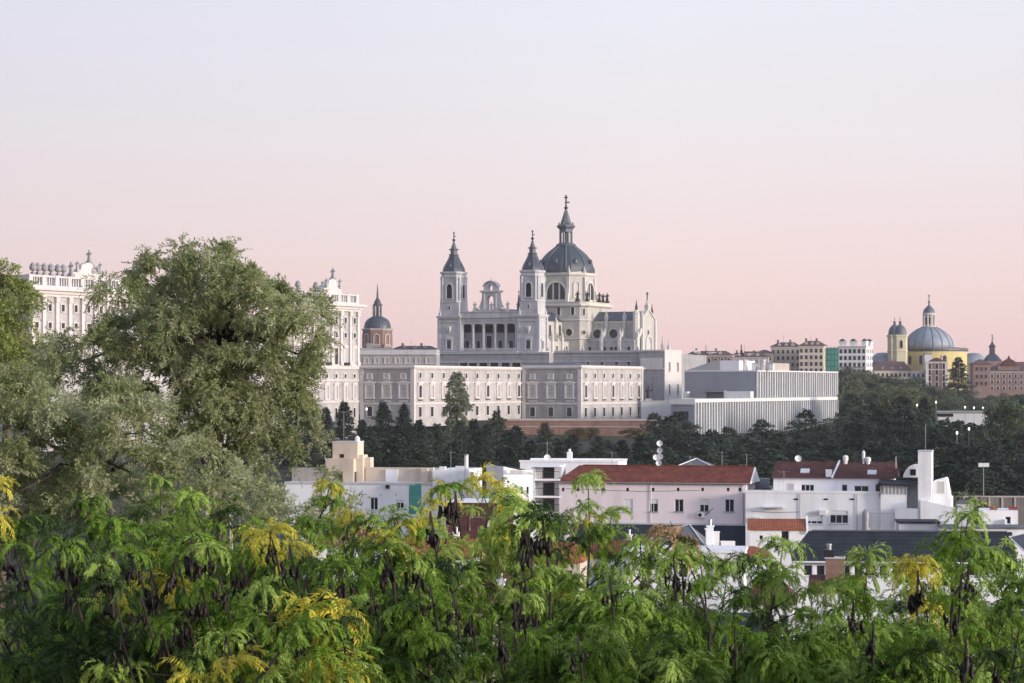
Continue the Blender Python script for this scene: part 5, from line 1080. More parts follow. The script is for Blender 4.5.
    for px in (993.5, 1012.5):
        x = X(px, 1.5); c = MB().box(x-.4, x+.4, 1.1, 1.9, Z(510.5)+.002, Z(508.8)).build('chimney', 'brick_rose', T); MB().box(x-.5, x+.5, 1.0, 2.0, Z(508.8)+.003, Z(507.4)).build('chimney_cap', 'red_paint', c)
    MB().box(X(1004), X(1006.5), -.6, .1, Z(527), Z(519)).build('chimney', 'plaster_white', T)
    Y = 262; fr = Frame(899, Y, 3.5, -5); X, Z = fr.X, fr.Z
    T = thing_in('grey_shed', 'pale grey flat shed with dark roof below the white tower', 'shed', fr); W = X(940)
    MB().box(0, W, 0, 5, -1, Z(523.5)).build('wall', 'plaster_grey', T); MB().box(-.1, W, -.2, 5.2, Z(523.5)+.003, Z(521.5)).build('roof_slab', 'roof_slate', T); MB().box(W+.002, W+.3, -.2, 5, -1, Z(521)).build('fire_wall', 'plaster_white', T)
    Y = 258; fr = Frame(941.5, Y, 3.5, -5); X, Z = fr.X, fr.Z
    T = thing_in('grey_shed', 'long low grey roof with skylight box behind the slate roof at the right edge', 'shed', fr); W = X(1060)
    MB().box(0, W, 0, 5, -1, Z(528.5)).build('wall', 'plaster_white', T); MB().box(-.1, W, -.2, 5.2, Z(528.5)+.003, Z(526.8)).build('roof_slab', 'roof_grey', T); MB().box(X(958), X(975), 1.2, 2.8, Z(526.8)+.002, Z(503.5, X(960), 2)).build('skylight_box', 'plaster_grey', T); MB().poly_y([(X(957), Z(503.4, X(960), 2)), (X(976), Z(503.4, X(960), 2)), (X(972), Z(500.5, X(960), 2)), (X(961), Z(500.5, X(960), 2))], 1.1, 2.9).build('skylight', 'roof_grey', T)
    # glass roof with white bars at the right edge
    Y = 190; fr = Frame(1009, Y, 3.5, -4); X, Z = fr.X, fr.Z
    T = thing_in('glass_roof', 'sloped grey glass roof with thin white bars at the right edge', 'glass roof', fr); W = X(1075)
    P = [(0, 0, Z(537)), (W, 0, Z(522)), (W, -6, Z(565)), (3.0, -6, Z(577))]
    MB().add(P+[(x, y, z-.08) for x, y, z in P], [(0, 1, 2, 3), (4, 7, 6, 5), (0, 4, 5, 1), (1, 5, 6, 2), (2, 6, 7, 3), (3, 7, 4, 0)]).build('pane', 'roof_grey', T)
    b = MB().tube([P[0], P[1]], .06, 5).tube([P[0], P[3]], .06, 5).tube([P[3], P[2]], .06, 5)
    for t in (.25, .5): b.tube([Vector(P[0]).lerp(Vector(P[1]), t)+Vector((0, 0, .03)), Vector(P[3]).lerp(Vector(P[2]), t)+Vector((0, 0, .03))], .04, 5)
    b.build('glazing_bar', 'frame_white', T); MB().box(1, W, -5.5, -.3, -1, Z(578)).build('wall', 'plaster_white', T)
    # low roofs glimpsed between the leaves in front
    specs = [(585, 250, 58, 556, 'tile_red', 'plaster_white', 0), (622, 200, 122, 552, 'plaster_white', 'plaster_white', 2), (745, 180, 48, 602, 'tile_maroon', 'plaster_white', 0),
             (655, 150, 110, 640, 'roof_slate', 'plaster_white', 1), (880, 150, 85, 612, 'roof_grey', 'plaster_white', 0), (520, 220, 60, 560, 'tile_orange', 'plaster_cream', 0), (400, 225, 70, 556, 'tile_orange', 'plaster_white', 1), (430, 180, 90, 610, 'tile_brown', 'plaster_beige', 0), (960, 140, 100, 640, 'roof_slate', 'plaster_white', 1), (315, 240, 70, 545, 'tile_red', 'plaster_white', 0)]
    words = ['small white house with red roof behind leaves below the left half of pink house', 'long flat roofed white house with dark windows just below the grey canopy', 'small white cottage with maroon roof behind the leaves under the hipped orange roof', 'low house with slate roof glimpsed through the leaves at bottom centre right',
             'flat white house glimpsed through the leaves below the slate roof', 'cream house with orange roof hidden behind leaves right of the red house', 'white house with orange roof behind the leaves below the green tarpaulin', 'beige house with brown roof deep behind the leaves at bottom centre', 'white house with slate roof glimpsed through leaves at bottom right', 'white house with red roof half hidden by leaves at the left end of the houses']
    for (px, Y, wpx, py, rm, wm, gab), lab in zip(specs, words):
        fr = Frame(px, Y, 3.2, -8); X, Z = fr.X, fr.Z; T = thing_in('small_house', lab, 'house', fr); W = X(px+wpx); ze = Z(py)
        wn_ = [(W*f, ze-2.1, .8, 1.2) for f in (.2, .5, .8)]
        house_walls(T, 0, W, 0, 6, -1, ze-.02, wm, wn_)
        for w in wn_: house_window(T, *w, 0, leaves=1)
        if px in (880, 622): MB().box(-.1, W+.1, -.1, 6.1, ze, ze+.2).build('roof_slab', rm, T)
        else: gable_roof(T, 0, W, 0, 6, ze, ze+1.5, rm, over=.3, hip0=0 if gab else 1.2, hip1=0 if gab else 1.2)
        chimney_pot(T, W*.7, 4.4, ze+.4, .5, 1.5)
small_houses()

def street_lamps():
    # (px, lamp row, distance, pole height, lit)
    lamps = [(983.5, 467, 420, 9, 0, 'unlit white double headed street lamp on a tall pole behind the grey yard wall'), (936, 403, 700, 10, 1, 'lit street lamp above the park wall, left of the long white pavilion'),
             (848, 398, 760, 10, 1, 'lit street lamp by the foot of the tall white apartment house'), (917, 406, 720, 9, 1, 'lit street lamp beside the yellowish tree on the hillside'), (965, 408, 760, 8, 1, 'left lit lamp of three above the pavilion roof'),
             (974, 408.5, 765, 8, 1, 'middle lit lamp of three above the pavilion roof'), (983, 408.5, 770, 8, 1, 'right lit lamp of three above the pavilion roof'), (1016, 410.5, 780, 9, 1, 'lit street lamp near the right edge among pale trees'),
             (366.5, 410, 640, 9, 1, 'bright lit street lamp shining in front of the grey palace end wall'), (969, 430, 560, 9, 1, 'lit street lamp low among the dark trees right of centre hillside'), (957, 434, 540, 9, 1, 'lit street lamp low among the dark trees, below the pavilion')]
    for px, py, Y, h, lit, lab in lamps:
        z1 = zat(py, Y); g = ground_z(0, Y); T = thing('street_lamp', lab, 'street lamp', (xat(px, Y), Y, g), 0, 'street lamps among the trees'); H = z1-g
        MB().tube([(0, 0, -.2), (0, 0, H)], [.12, .07], 6).build('pole', 'metal_grey', T)
        if lit: MB().loft(ngon(10, .22), [(H-.1, .4), (H+.1, 1), (H+.4, 1), (H+.6, .4)]).build('lamp_globe', 'lamp_glow', T, smooth=True)
        else:
            MB().box(-.95, .95, -.05, .05, H-.05, H+.05).build('arm', 'metal_grey', T)
            for s_ in (-1, -.35, .35, 1): MB().box(s_*.7-.22, s_*.7+.22, -.3, .2, H+.051, H+.7).build('lamp_head', 'metal_white', T)
    w = thing('water_tank', 'blue grey cylindrical metal tank on a platform half hidden in the big tree', 'tank', (xat(219, 150), 150, ground_z(0, 150))); z0, z1 = zat(480, 150)-w.location.z, zat(463.5, 150)-w.location.z
    MB().loft(ngon(20, .48), [(z0, 1), (z1-.15, 1), (z1-.14, 1.08), (z1, 1.08), (z1+.12, .3)]).build('tank', 'lead_light', w); MB().box(-1.1, 1.1, -.7, .7, z0-.15, z0-.003).build('platform', 'metal_grey', w)
    for a in (-.9, .9):
        for b in (-.55, .55): MB().tube([(a, b, 0), (a*.8, b*.8, z0-.15)], .06, 6).build('leg', 'metal_grey', w)
street_lamps()

# ================================================================== VEGETATION
def unit(v): return v/np.maximum(1e-9, np.linalg.norm(v, axis=-1, keepdims=True))
def diamonds(base, d, nrm, ln, wd):
    """leaf-shaped quads: base point, direction, rough normal, length, width"""
    d = unit(d); s = unit(np.cross(d, nrm)); ln = np.reshape(ln, (-1, 1)); wd = np.reshape(wd, (-1, 1))
    m = base+d*ln*.42
    return np.stack([base, m+s*wd*.5, base+d*ln, m-s*wd*.5], 1)
def leaf_mesh(name, q, mi, mats):
    n = len(q); me = bpy.data.meshes.new(name)
    me.vertices.add(n*4); me.vertices.foreach_set('co', np.ascontiguousarray(q, dtype=np.float32).ravel())
    me.loops.add(n*4); me.loops.foreach_set('vertex_index', np.arange(n*4, dtype=np.int32))
    me.polygons.add(n); me.polygons.foreach_set('loop_start', np.arange(0, n*4, 4, dtype=np.int32))
    try: me.polygons.foreach_set('loop_total', np.full(n, 4, dtype=np.int32))
    except Exception: pass
    for m in mats: me.materials.append(M[m])
    me.polygons.foreach_set('material_index', np.asarray(mi, dtype=np.int32)); me.update(calc_edges=True)
    return me
def rand_dirs(rng, n): return unit(rng.normal(size=(n, 3)))
def sprays(rng, c, r, out, per, nl, ll, lw, droop=.35, probs=(1.0,)):
    """leafy twigs: per twigs for each cluster (centre c, radius r, outward direction out), nl leaves on each"""
    K = len(c); n = K*per
    C = np.repeat(c, per, 0); Rr = np.repeat(r, per); O = np.repeat(out, per, 0)
    d = unit(rand_dirs(rng, n)+O*.7+np.array([0, 0, .25]))
    p0 = C+d*(Rr*rng.uniform(.05, .75, n))[:, None]
    tw = unit(d+rand_dirs(rng, n)*.6+np.array([0, 0, -droop])); L_ = Rr*rng.uniform(.35, .75, n)
    mi = rng.choice(len(probs), size=K, p=probs); mi = np.repeat(mi, per)
    sw = rng.random(n) < .25; mi[sw] = rng.choice(len(probs), size=sw.sum(), p=probs)
    t = np.tile(np.linspace(.0, 1, nl), (n, 1))+rng.uniform(-.05, .05, (n, nl))
    pos = p0[:, None]+tw[:, None]*(t*L_[:, None])[..., None]+np.array([0, 0, -1.0])*((t**2)*L_[:, None]*droop*.6)[..., None]
    sd = unit(np.cross(tw, rand_dirs(rng, n)))
    sg = np.where(np.arange(nl) % 2 == 0, 1.0, -1.0)
    ld = unit(tw[:, None]*.7+sd[:, None]*sg[None, :, None]*.8+rng.normal(size=(n, nl, 3))*.3+np.array([0, 0, -droop*.8]))
    q = diamonds(pos.reshape(-1, 3), ld.reshape(-1, 3), rand_dirs(rng, n*nl), ll*rng.uniform(.7, 1.25, n*nl), lw*rng.uniform(.7, 1.2, n*nl))
    return q, np.repeat(mi, nl)
def lobes_to_clusters(rng, lobes, dens, rc):
    cs, rs, os_ = [], [], []
    for (x, y, z, rx, ry, rz) in lobes:
        n = max(4, int(dens*(rx*rz+rx*ry+ry*rz)/3))
        d = rand_dirs(rng, n); d[:, 2] = np.where(d[:, 2] < -.55, -d[:, 2], d[:, 2])
        f = rng.uniform(.38, 1.0, n)**.55; d[:, 2] += .12
        cs.append(np.array([x, y, z])+d*np.array([rx, ry, rz])*f[:, None]); rs.append(rc*rng.uniform(.65, 1.35, n)); os_.append(d)
    return np.concatenate(cs), np.concatenate(rs), np.concatenate(os_)
def limbs(trunk_pts, trunk_r, tips, rng, r0=.18, n=7):
    mb = MB().tube(trunk_pts, trunk_r, 10); top = [Vector(p) for p in trunk_pts]
    for tx in tips:
        tx = Vector(tx); s = min(top[1:], key=lambda p: (p-tx).length+max(0, p.z-tx.z)*2)
        m1 = s.lerp(tx, .4)+Vector((rng.uniform(-.3, .3), rng.uniform(-.3, .3), .35)); m2 = s.lerp(tx, .75)+Vector((rng.uniform(-.3, .3), rng.uniform(-.3, .3), .2))
        mb.tube([s, m1, m2, tx], [r0, r0*.7, r0*.42, r0*.16], n)
    return mb
def px_tree(name, label, cat, base, lobes_px, Y, dens, rc, per, nl, ll, lw, mats, probs, seed, droop=.4, depth=1.0, bark='bark', group=None, tr=.45):
    rng = np.random.default_rng(seed); k = Y/F
    lobes = []
    for l in lobes_px:
        px, py, rx = l[:3]; rz = l[3] if len(l) > 3 else rx; dy = l[4] if len(l) > 4 else rng.uniform(-1, 1)*2.2
        lobes.append((xat(px, Y), Y+dy, zat(py, Y), rx*k*.9, rx*k*depth*.9, rz*k*.9))
    bx, by = xat(base, Y), Y; bz = ground_z(bx, by)
    T = thing(name, label, cat, (bx, by, bz), 0, group); off = np.array([bx, by, bz])
    c, r, o = lobes_to_clusters(rng, lobes, dens, rc)
    q, mi = sprays(rng, c-off, r, o, per, nl, ll, lw, droop, probs)
    put(leaf_mesh('crown', q, mi, mats), 'crown', T)
    zt = max(l[2] for l in lobes)-bz; xm = np.mean([l[0] for l in lobes])-bx
    tp = [(0, 0, -.3), (xm*.1, 0, zt*.25), (xm*.4, .2, zt*.5), (xm*.8, 0, zt*.7), (xm, 0, zt*.9)]
    limbs(tp, [tr, tr*.85, tr*.65, tr*.4, tr*.15], [(l[0]-bx, l[1]-by, l[2]-bz) for l in lobes], rng, tr*.13).build('trunk', bark, T, smooth=True)
    return T
WM = ['leaf_willow', 'leaf_willow_grey', 'leaf_willow_deep']
def big_left_trees():
    px_tree('large_tree', 'large olive green tree with billowing crown in front of the palace, tallest on the left', 'tree', 215,
            [(178, 270, 28, 24), (213, 274, 27, 25), (148, 282, 28, 20), (128, 304, 22, 20), (240, 304, 34, 32), (180, 309, 52, 36), (200, 302, 40, 34, -1.2), (278, 326, 36, 32), (297, 352, 28, 34), (236, 352, 58, 40), (190, 345, 50, 36, -1.5), (140, 347, 52, 36), (170, 392, 62, 40), (258, 398, 50, 42), (240, 390, 44, 36, -1.6), (284, 424, 34, 34), (215, 440, 52, 34), (92, 362, 44, 24), (66, 382, 36, 24), (120, 420, 52, 36), (298, 388, 26, 22), (258, 462, 38, 26), (268, 300, 26, 16), (298, 308, 22, 18), (312, 330, 18, 22), (322, 362, 14, 22), (296, 436, 22, 24), (170, 350, 50, 40, 1.0), (225, 420, 50, 40, -1.0)],
            66, 18, .50, 34, 15, .112, .036, WM, (.45, .25, .30), 11, tr=.55)
    px_tree('large_tree', 'broad grey green tree at the left edge under the big tree, with narrow pale leaves', 'tree', 60,
            [(40, 402, 44, 26), (95, 412, 46, 28), (150, 432, 46, 32), (20, 440, 40, 36), (75, 456, 52, 36), (140, 482, 52, 36), (200, 470, 42, 34), (30, 490, 46, 34), (100, 510, 56, 34), (215, 510, 46, 32), (175, 530, 50, 30), (10, 525, 40, 30), (255, 505, 34, 26), (45, 478, 46, 34), (70, 520, 56, 36), (15, 495, 44, 36), (120, 520, 50, 36), (60, 440, 44, 32)],
            50, 18, .42, 32, 15, .098, .031, WM, (.38, .42, .20), 12, tr=.4)
    px_tree('edge_tree', 'fresh green tall tree cut off by the left edge, in front of the palace corner', 'tree', -10,
            [(0, 290, 17, 20), (18, 310, 13, 18), (-15, 302, 30, 28), (8, 328, 24, 28), (-10, 345, 42, 34), (22, 352, 23, 26), (14, 388, 32, 32), (30, 400, 30, 26)],
            84, 14, .68, 28, 14, .15, .055, ['leaf_edge', 'leaf_edge_deep', 'leaf_willow'], (.5, .3, .2), 13, tr=.4)
    px_tree('small_tree', 'small pale grey leaved tree before the left end of the white flat roofed house', 'tree', 322,
            [(322, 500, 20, 20), (306, 522, 22, 20), (338, 525, 22, 22), (318, 548, 30, 22), (276, 512, 24, 22), (285, 540, 26, 22)],
            46, 18, .34, 18, 12, .09, .032, WM, (.3, .6, .1), 14, tr=.15)
big_left_trees()

# ---------------------------------------------------------------- the dark cedars and pines of the slope
def conifer_mesh(seed, H, Lmax, levels, nb, flat, per=62, mats=('needle', 'needle_blue')):
    rng = np.random.default_rng(seed); qs = []; mb = MB().tube([(0, 0, -1), (rng.uniform(-.2, .2), 0, H*.5), (0, 0, H*.97)], [H*.02, H*.013, H*.003], 7)
    for i in range(levels*nb):
        h = .06+.93*((i+rng.uniform(-3, 3))/(levels*nb)); h = min(.985, max(.05, h)); z = H*h
        prof = (1-h)**.72 if not flat else min(1, (1.06-h)*2.4)*(.62+.4*math.sin(h*math.pi))
        for b in range(1):
            a = i*2.4+rng.uniform(-.5, .5); L_ = Lmax*max(.10, prof)*rng.uniform(.45, 1.2); up = rng.uniform(-.05, .3)+(.10 if flat else .0)
            dr = np.array([math.cos(a), math.sin(a), 0]); sd = np.array([-dr[1], dr[0], 0]); n = int(per*(.4+.6*prof))
            t = rng.uniform(.1, 1.0, n)**.75; w = (rng.normal(size=n)*.22)*L_*np.sin(np.pi*np.clip(t*.8+.12, 0, 1))
            p = dr*(t*L_)[:, None]+sd*w[:, None]; p[:, 2] += z+up*L_*t-.24*L_*t**2+rng.normal(size=n)*.26
            d = unit(dr+sd*rng.normal(size=(n, 1))*.7+np.array([0, 0, -.12])+rng.normal(size=(n, 3))*.3)
            nr = unit(np.array([0, 0, 1.0])+rng.normal(size=(n, 3))*.6)
            qs.append(diamonds(p, d, nr, rng.uniform(.6, 1.15, n), rng.uniform(.25, .48, n)))
            if L_ > 1 and i % 2: mb.tube([(0, 0, z), tuple(dr*L_*.5+np.array([0, 0, z+up*L_*.5-.06*L_])), tuple(dr*L_*.9+np.array([0, 0, z+up*L_*.9-.2*L_]))], [.09, .06, .02], 4)
    q = np.concatenate(qs); mi = (np.random.default_rng(seed+1).random(len(q)) < .42).astype(int)
    return leaf_mesh('crown', q, mi, mats), mb.mesh('trunk', 'bark_dark'), H
def round_mesh(seed, H, Wd, mats, probs, low=.25, n=34, leaf=.62):
    rng = np.random.default_rng(seed); lobes = []
    for i in range(9):
        h = rng.uniform(low, .85); r = Wd*rng.uniform(.28, .45); s = math.sin(math.pi*min(1, (h-low)/(1.0-low)*.8+.18)); a = rng.uniform(0, 6.28); d = (Wd*.62*s)*rng.uniform(.2, 1)
        lobes.append((math.cos(a)*d, math.sin(a)*d, H*h, r, r, r*.8))
    lobes.append((0, 0, H*.86, Wd*.3, Wd*.3, H*.13))
    c, r, o = lobes_to_clusters(rng, lobes, n/(Wd*Wd*.12), Wd*.14)
    q, mi = sprays(rng, c, r, o, 5, 5, leaf, leaf*.5, .25, probs)
    mb = limbs([(0, 0, -1), (0, 0, H*.3), (.2, 0, H*.6), (0, 0, H*.8)], [H*.022, H*.018, H*.012, H*.004], [l[:3] for l in lobes], rng, H*.009, 5)
    return leaf_mesh('crown', q, mi, mats), mb.mesh('trunk', 'bark_dark'), H
CONE = [conifer_mesh(21, 18, 6.2, 16, 8, False), conifer_mesh(22, 18, 5.2, 17, 8, False), conifer_mesh(23, 18, 7.2, 15, 8, False, 62, ('needle_blue', 'leaf_far'))]
FLAT = [conifer_mesh(31, 16, 7.5, 11, 8, True, 75), conifer_mesh(32, 16, 6.6, 10, 8, True, 75, ('needle_blue', 'leaf_far')), conifer_mesh(33, 16, 8.2, 11, 8, True, 80)]
FM = ['leaf_far', 'leaf_far_light', 'leaf_far_deep']
ROUND = [round_mesh(41, 13, 9, FM, (.5, .2, .3)), round_mesh(42, 13, 10, FM, (.4, .1, .5)), round_mesh(43, 12, 8.5, FM, (.35, .5, .15)), round_mesh(44, 14, 9, FM, (.6, .15, .25))]
LIGHT = [round_mesh(45, 12, 8, FM, (.1, .85, .05)), round_mesh(46, 12, 7, ['leaf_autumn', 'leaf_far_light', 'leaf_far'], (.5, .35, .15))]
def poplar_mesh():
    rng = np.random.default_rng(47); lobes = [(rng.uniform(-.5, .5), rng.uniform(-.5, .5), z, w, w, 1.9) for z, w in ((2.5, 1.6), (4.5, 2.3), (6.5, 2.6), (8.5, 2.6), (10.5, 2.3), (12.5, 1.9), (14.3, 1.2))]
    c, r, o = lobes_to_clusters(rng, lobes, 7, .8); q, mi = sprays(rng, c, r, o, 9, 7, .5, .26, .1, (.7, .2, .1))
    return leaf_mesh('crown', q, mi, ['leaf_poplar', 'leaf_far_light', 'leaf_far']), MB().tube([(0, 0, -1), (0, 0, 8), (0, 0, 15)], [.4, .25, .05], 6).mesh('trunk', 'bark'), 16
POP = [poplar_mesh()]
trng = random.Random(99)
def place(kind, px, pyt, Y, label, group, name='conifer', cat='tree', sx=1.0):
    cr, tk, H = trng.choice(kind); x = xat(px, Y); g = ground_z(x, Y); h = max(4.0, zat(pyt, Y)-g); s = h/H
    T = thing(name, label, cat, (x, Y, g), 0, group); T.rotation_euler.z = trng.uniform(0, 6.28)
    k = max(s, .8 if name != 'broadleaf_tree' else 0)*sx*trng.uniform(.95, 1.15)
    put(cr, 'crown', T, sc=(k, k, s)); put(tk, 'trunk', T, sc=(k, k, s)); return T
def belt():
    gA = 'dark cedars below the palace wings'
    A = [(292, 402, 600, 0), (309, 394, 640, 0), (326, 408, 590, 1), (344, 402, 620, 0), (362, 420, 560, 1), (383, 402, 640, 0), (404, 404, 640, 1), (371, 432, 500, 2), (419, 420, 620, 0), (437, 424, 580, 2), (394, 436, 500, 0), (460, 420, 620, 2), (478, 430, 560, 0), (497, 411, 640, 2), (516, 426, 600, 0), (545, 423, 610, 2), (530, 440, 520, 0), (572, 434, 580, 0), (598, 436, 560, 2), (420, 440, 490, 2), (452, 442, 480, 0), (486, 446, 490, 2), (349, 440, 480, 0), (330, 430, 520, 2), (560, 446, 500, 1), (622, 440, 540, 0), (508, 446, 470, 0), (310, 428, 530, 2), (586, 452, 470, 0), (612, 454, 470, 2), (640, 436, 560, 1), (474, 419, 660, 1), (487, 424, 650, 0), (508, 430, 640, 1), (606, 440, 640, 2), (556, 438, 660, 1), (440, 430, 660, 2)]
    for px, py, Y, v in A:
        lab = ('dark green cedar in front of the grey palace end wall' if px < 415 else 'dark cedar below the long pale palace wing' if px < 500 else 'dark cedar in front of the brick retaining wall') + (', tall back row' if py < 428 else ', low front row')
        place([CONE[v]], px, py, Y, lab, gA)
    gB = 'cedars in front of the museum'
    B = [(655, 413, 620, 1), (668, 416, 600, 0), (680, 412, 640, 2), (694, 432, 560, 0), (712, 430, 570, 2), (728, 427, 580, 1), (746, 436, 540, 0), (762, 420, 600, 2), (780, 432, 540, 0), (806, 410, 620, 2), (822, 424, 590, 1), (700, 448, 490, 0), (735, 450, 480, 2), (770, 448, 490, 1), (800, 440, 510, 0), (830, 440, 520, 2), (850, 422, 600, 0), (664, 446, 490, 1), (682, 442, 520, 2), (818, 452, 470, 0), (756, 458, 450, 2), (716, 458, 450, 1), (648, 452, 470, 0)]
    for px, py, Y, v in B:
        lab = 'dark spreading cedar ' + ('before the white corner tower left of the museum' if px < 690 else 'in front of the finned lower museum wall' if px < 815 else 'at the right corner of the museum') + (', higher crowns' if py < 436 else ', lower front crowns')
        place([FLAT[v]], px, py, Y, lab, gB, 'cedar')
    gC = 'dark cedars on the right hillside'
    C = []
    for row, (Y, py0, n) in enumerate(((690, 398, 11), (640, 412, 12), (580, 424, 12), (530, 438, 13), (490, 450, 13), (455, 462, 14))):
        for i in range(n):
            px = 853+(1040-853)*(i+.5*(row % 2)+trng.uniform(-.25, .25))/n
            py = py0+trng.uniform(-6, 7)
            if 925 < px < 992 and Y > 600 and py < 421: py = 421+trng.uniform(0, 6)
            C.append((px, py, Y+trng.uniform(-15, 15)))
    for px, py, Y in C:
        lab = 'dark cedar on the right hillside ' + ('left of the white tower' if px < 905 else 'above the white tower' if px < 960 else 'above the grey yard wall') + (', upper rows' if Y > 600 else ', middle rows' if Y > 510 else ', lowest rows behind the houses')
        place(FLAT+CONE[:1], px, py, Y, lab, gC, 'cedar')
    gD = 'leafy trees on the slope below the yellow church'
    D = []
    lim = lambda px: np.interp(px, [838, 840, 860, 864, 872, 880, 920, 928, 950, 973, 1024], [397, 397, 397, 397, 378, 375, 379, 387, 387, 394, 392])
    for Y, dp, n in ((1180, 1, 16), (1080, 5, 16), (980, 10, 16), (900, 15, 15), (830, 20, 14)):
        for i in range(n): px = (846 if Y > 1000 else 856)+(1040-850)*(i+trng.uniform(.1, .9))/n; D.append((px, float(max(lim(px-5), lim(px), lim(px+5)))+dp+trng.uniform(-2, 6), Y+trng.uniform(-25, 25)))
    D += [(850, 369, 1120), (855, 375, 1100), (854, 384, 1060), (800, 374, 1180), (776, 374, 1180)]
    for px, py, Y in D:
        lab = 'leafy green tree on the slope ' + ('below the tall white apartment house' if px < 880 else 'below the yellow church' if px < 955 else 'below the rose brick seminary') + (', far row' if Y > 980 else ', near row')
        place(ROUND, px, py, Y, lab, gD, 'broadleaf_tree', sx=.95)
    place([CONE[2]], 958.5, 357.5, 1180, 'big dark cedar standing alone between pink brick house and rose seminary', None, 'cedar', sx=1.05)
    place([LIGHT[0]], 900, 391, 800, 'yellowish green tree on the hillside left of the pavilion', None, 'broadleaf_tree')
    place([ROUND[0]], 1006, 408, 560, 'tall grey green feathery tree near the right edge of the hillside', None, 'broadleaf_tree', sx=.8)
    place([POP[0]], 457, 376, 790, 'tall slim pale poplar standing in front of the long palace wing', None, 'poplar', sx=1.0)
    for px, py, Y, lab in ((578, 438, 800, 'small brownish tree at the foot of the brick retaining wall, left one'), (590, 440, 805, 'second small brownish tree at the foot of the brick retaining wall'), (634, 438, 800, 'olive brown small tree under the right end of the brick retaining wall'), (689, 428, 760, 'copper leaved small tree under the museum corner window')):
        place([LIGHT[1]], px, py, Y, lab, None, 'autumn_tree')
    for px, py, Y, lab in ((606, 445, 700, 'green bushy tree below the brick wall behind the cedars'), (565, 448, 720, 'dull green bushy tree below the left part of the brick wall'), (706, 455, 520, 'mid green bushy tree behind the pyramid roof'), (948, 497, 330, 'pale bush behind the coping of the grey yard wall')):
        place([ROUND[2]], px, py, Y, lab, None, 'broadleaf_tree')
belt()

# ---------------------------------------------------------------- locust trees in the foreground
LM = ['leaf_locust', 'leaf_locust_pale', 'leaf_locust_dark', 'leaf_locust_yellow', 'leaf_locust_straw']
def rosette(rng, nf):
    qs = []
    for f in range(nf):
        a = 2*math.pi*(f+rng.uniform(-.5, .5))/nf; L_ = rng.uniform(.20, .40); N = 15
        th = np.radians(np.linspace(rng.uniform(0, 75), rng.uniform(-95, -60), N)); ds = L_/N
        fx, uz = np.cumsum(np.cos(th))*ds, np.cumsum(np.sin(th))*ds
        dr = np.array([math.cos(a), math.sin(a), 0]); sd = np.array([-dr[1], dr[0], 0]); up = np.array([0, 0, 1.0])
        wob = np.sin(np.linspace(0, 2.2, N))*rng.uniform(-.08, .08)
        P = dr*fx[:, None]+up*uz[:, None]+sd*wob[:, None]; Tn = dr*np.cos(th)[:, None]+up*np.sin(th)[:, None]; Nn = -dr*np.sin(th)[:, None]+up*np.cos(th)[:, None]
        prof = np.sin(np.linspace(.3, 2.8, N))*.55+.45
        for s in (-1, 1):
            d = sd*s*.75+Tn*.6-up*rng.uniform(.3, .9)+rng.normal(size=(N, 3))*.16
            qs.append(diamonds(P, d, Nn+rng.normal(size=(N, 3))*.3, .056*prof*rng.uniform(.8, 1.25), .0150*prof+.003))
        qs.append(diamonds(P[:-1:3], Tn[:-1:3], sd+np.zeros((len(P[:-1:3]), 3)), np.full(len(P[:-1:3]), ds*3.6), np.full(len(P[:-1:3]), .006)))
    return np.concatenate(qs)
def pod_mesh(seed):
    rng = np.random.default_rng(seed); mb = MB()
    for k in range(rng.integers(8, 13)):
        a = rng.uniform(0, 6.28); L_ = rng.uniform(.10, .20); x, y, z = rng.normal()*.04, rng.normal()*.04, rng.uniform(-.09, 0); n = 9; ca = rng.uniform(-1.7, 1.7); tw = rng.uniform(0, 3); vs = []
        for i in range(n):
            t = i/(n-1); th = -1.45+ca*2.4*(t-.3)+.25*math.sin(t*7+k); w = .017*math.sin(math.pi*min(1, t*.92+.06))**.5*(1.15+.15*math.sin(t*25)); q = a+1.57+tw*t
            wx, wy = math.cos(q)*w, math.sin(q)*w; vs += [(x+wx, y+wy, z+w*.2), (x-wy*.3, y+wx*.3, z), (x-wx, y-wy, z-w*.2), (x+wy*.3, y-wx*.3, z)]
            x += math.cos(a)*math.cos(th)*L_/n; y += math.sin(a)*math.cos(th)*L_/n; z += math.sin(th)*L_/n
        mb.add(vs, [(i*4+j, i*4+(j+1) % 4, (i+1)*4+(j+1) % 4, (i+1)*4+j) for i in range(n-1) for j in range(4)]+[(0, 1, 2, 3)])
    return mb.mesh('pod_cluster', 'pod', True)
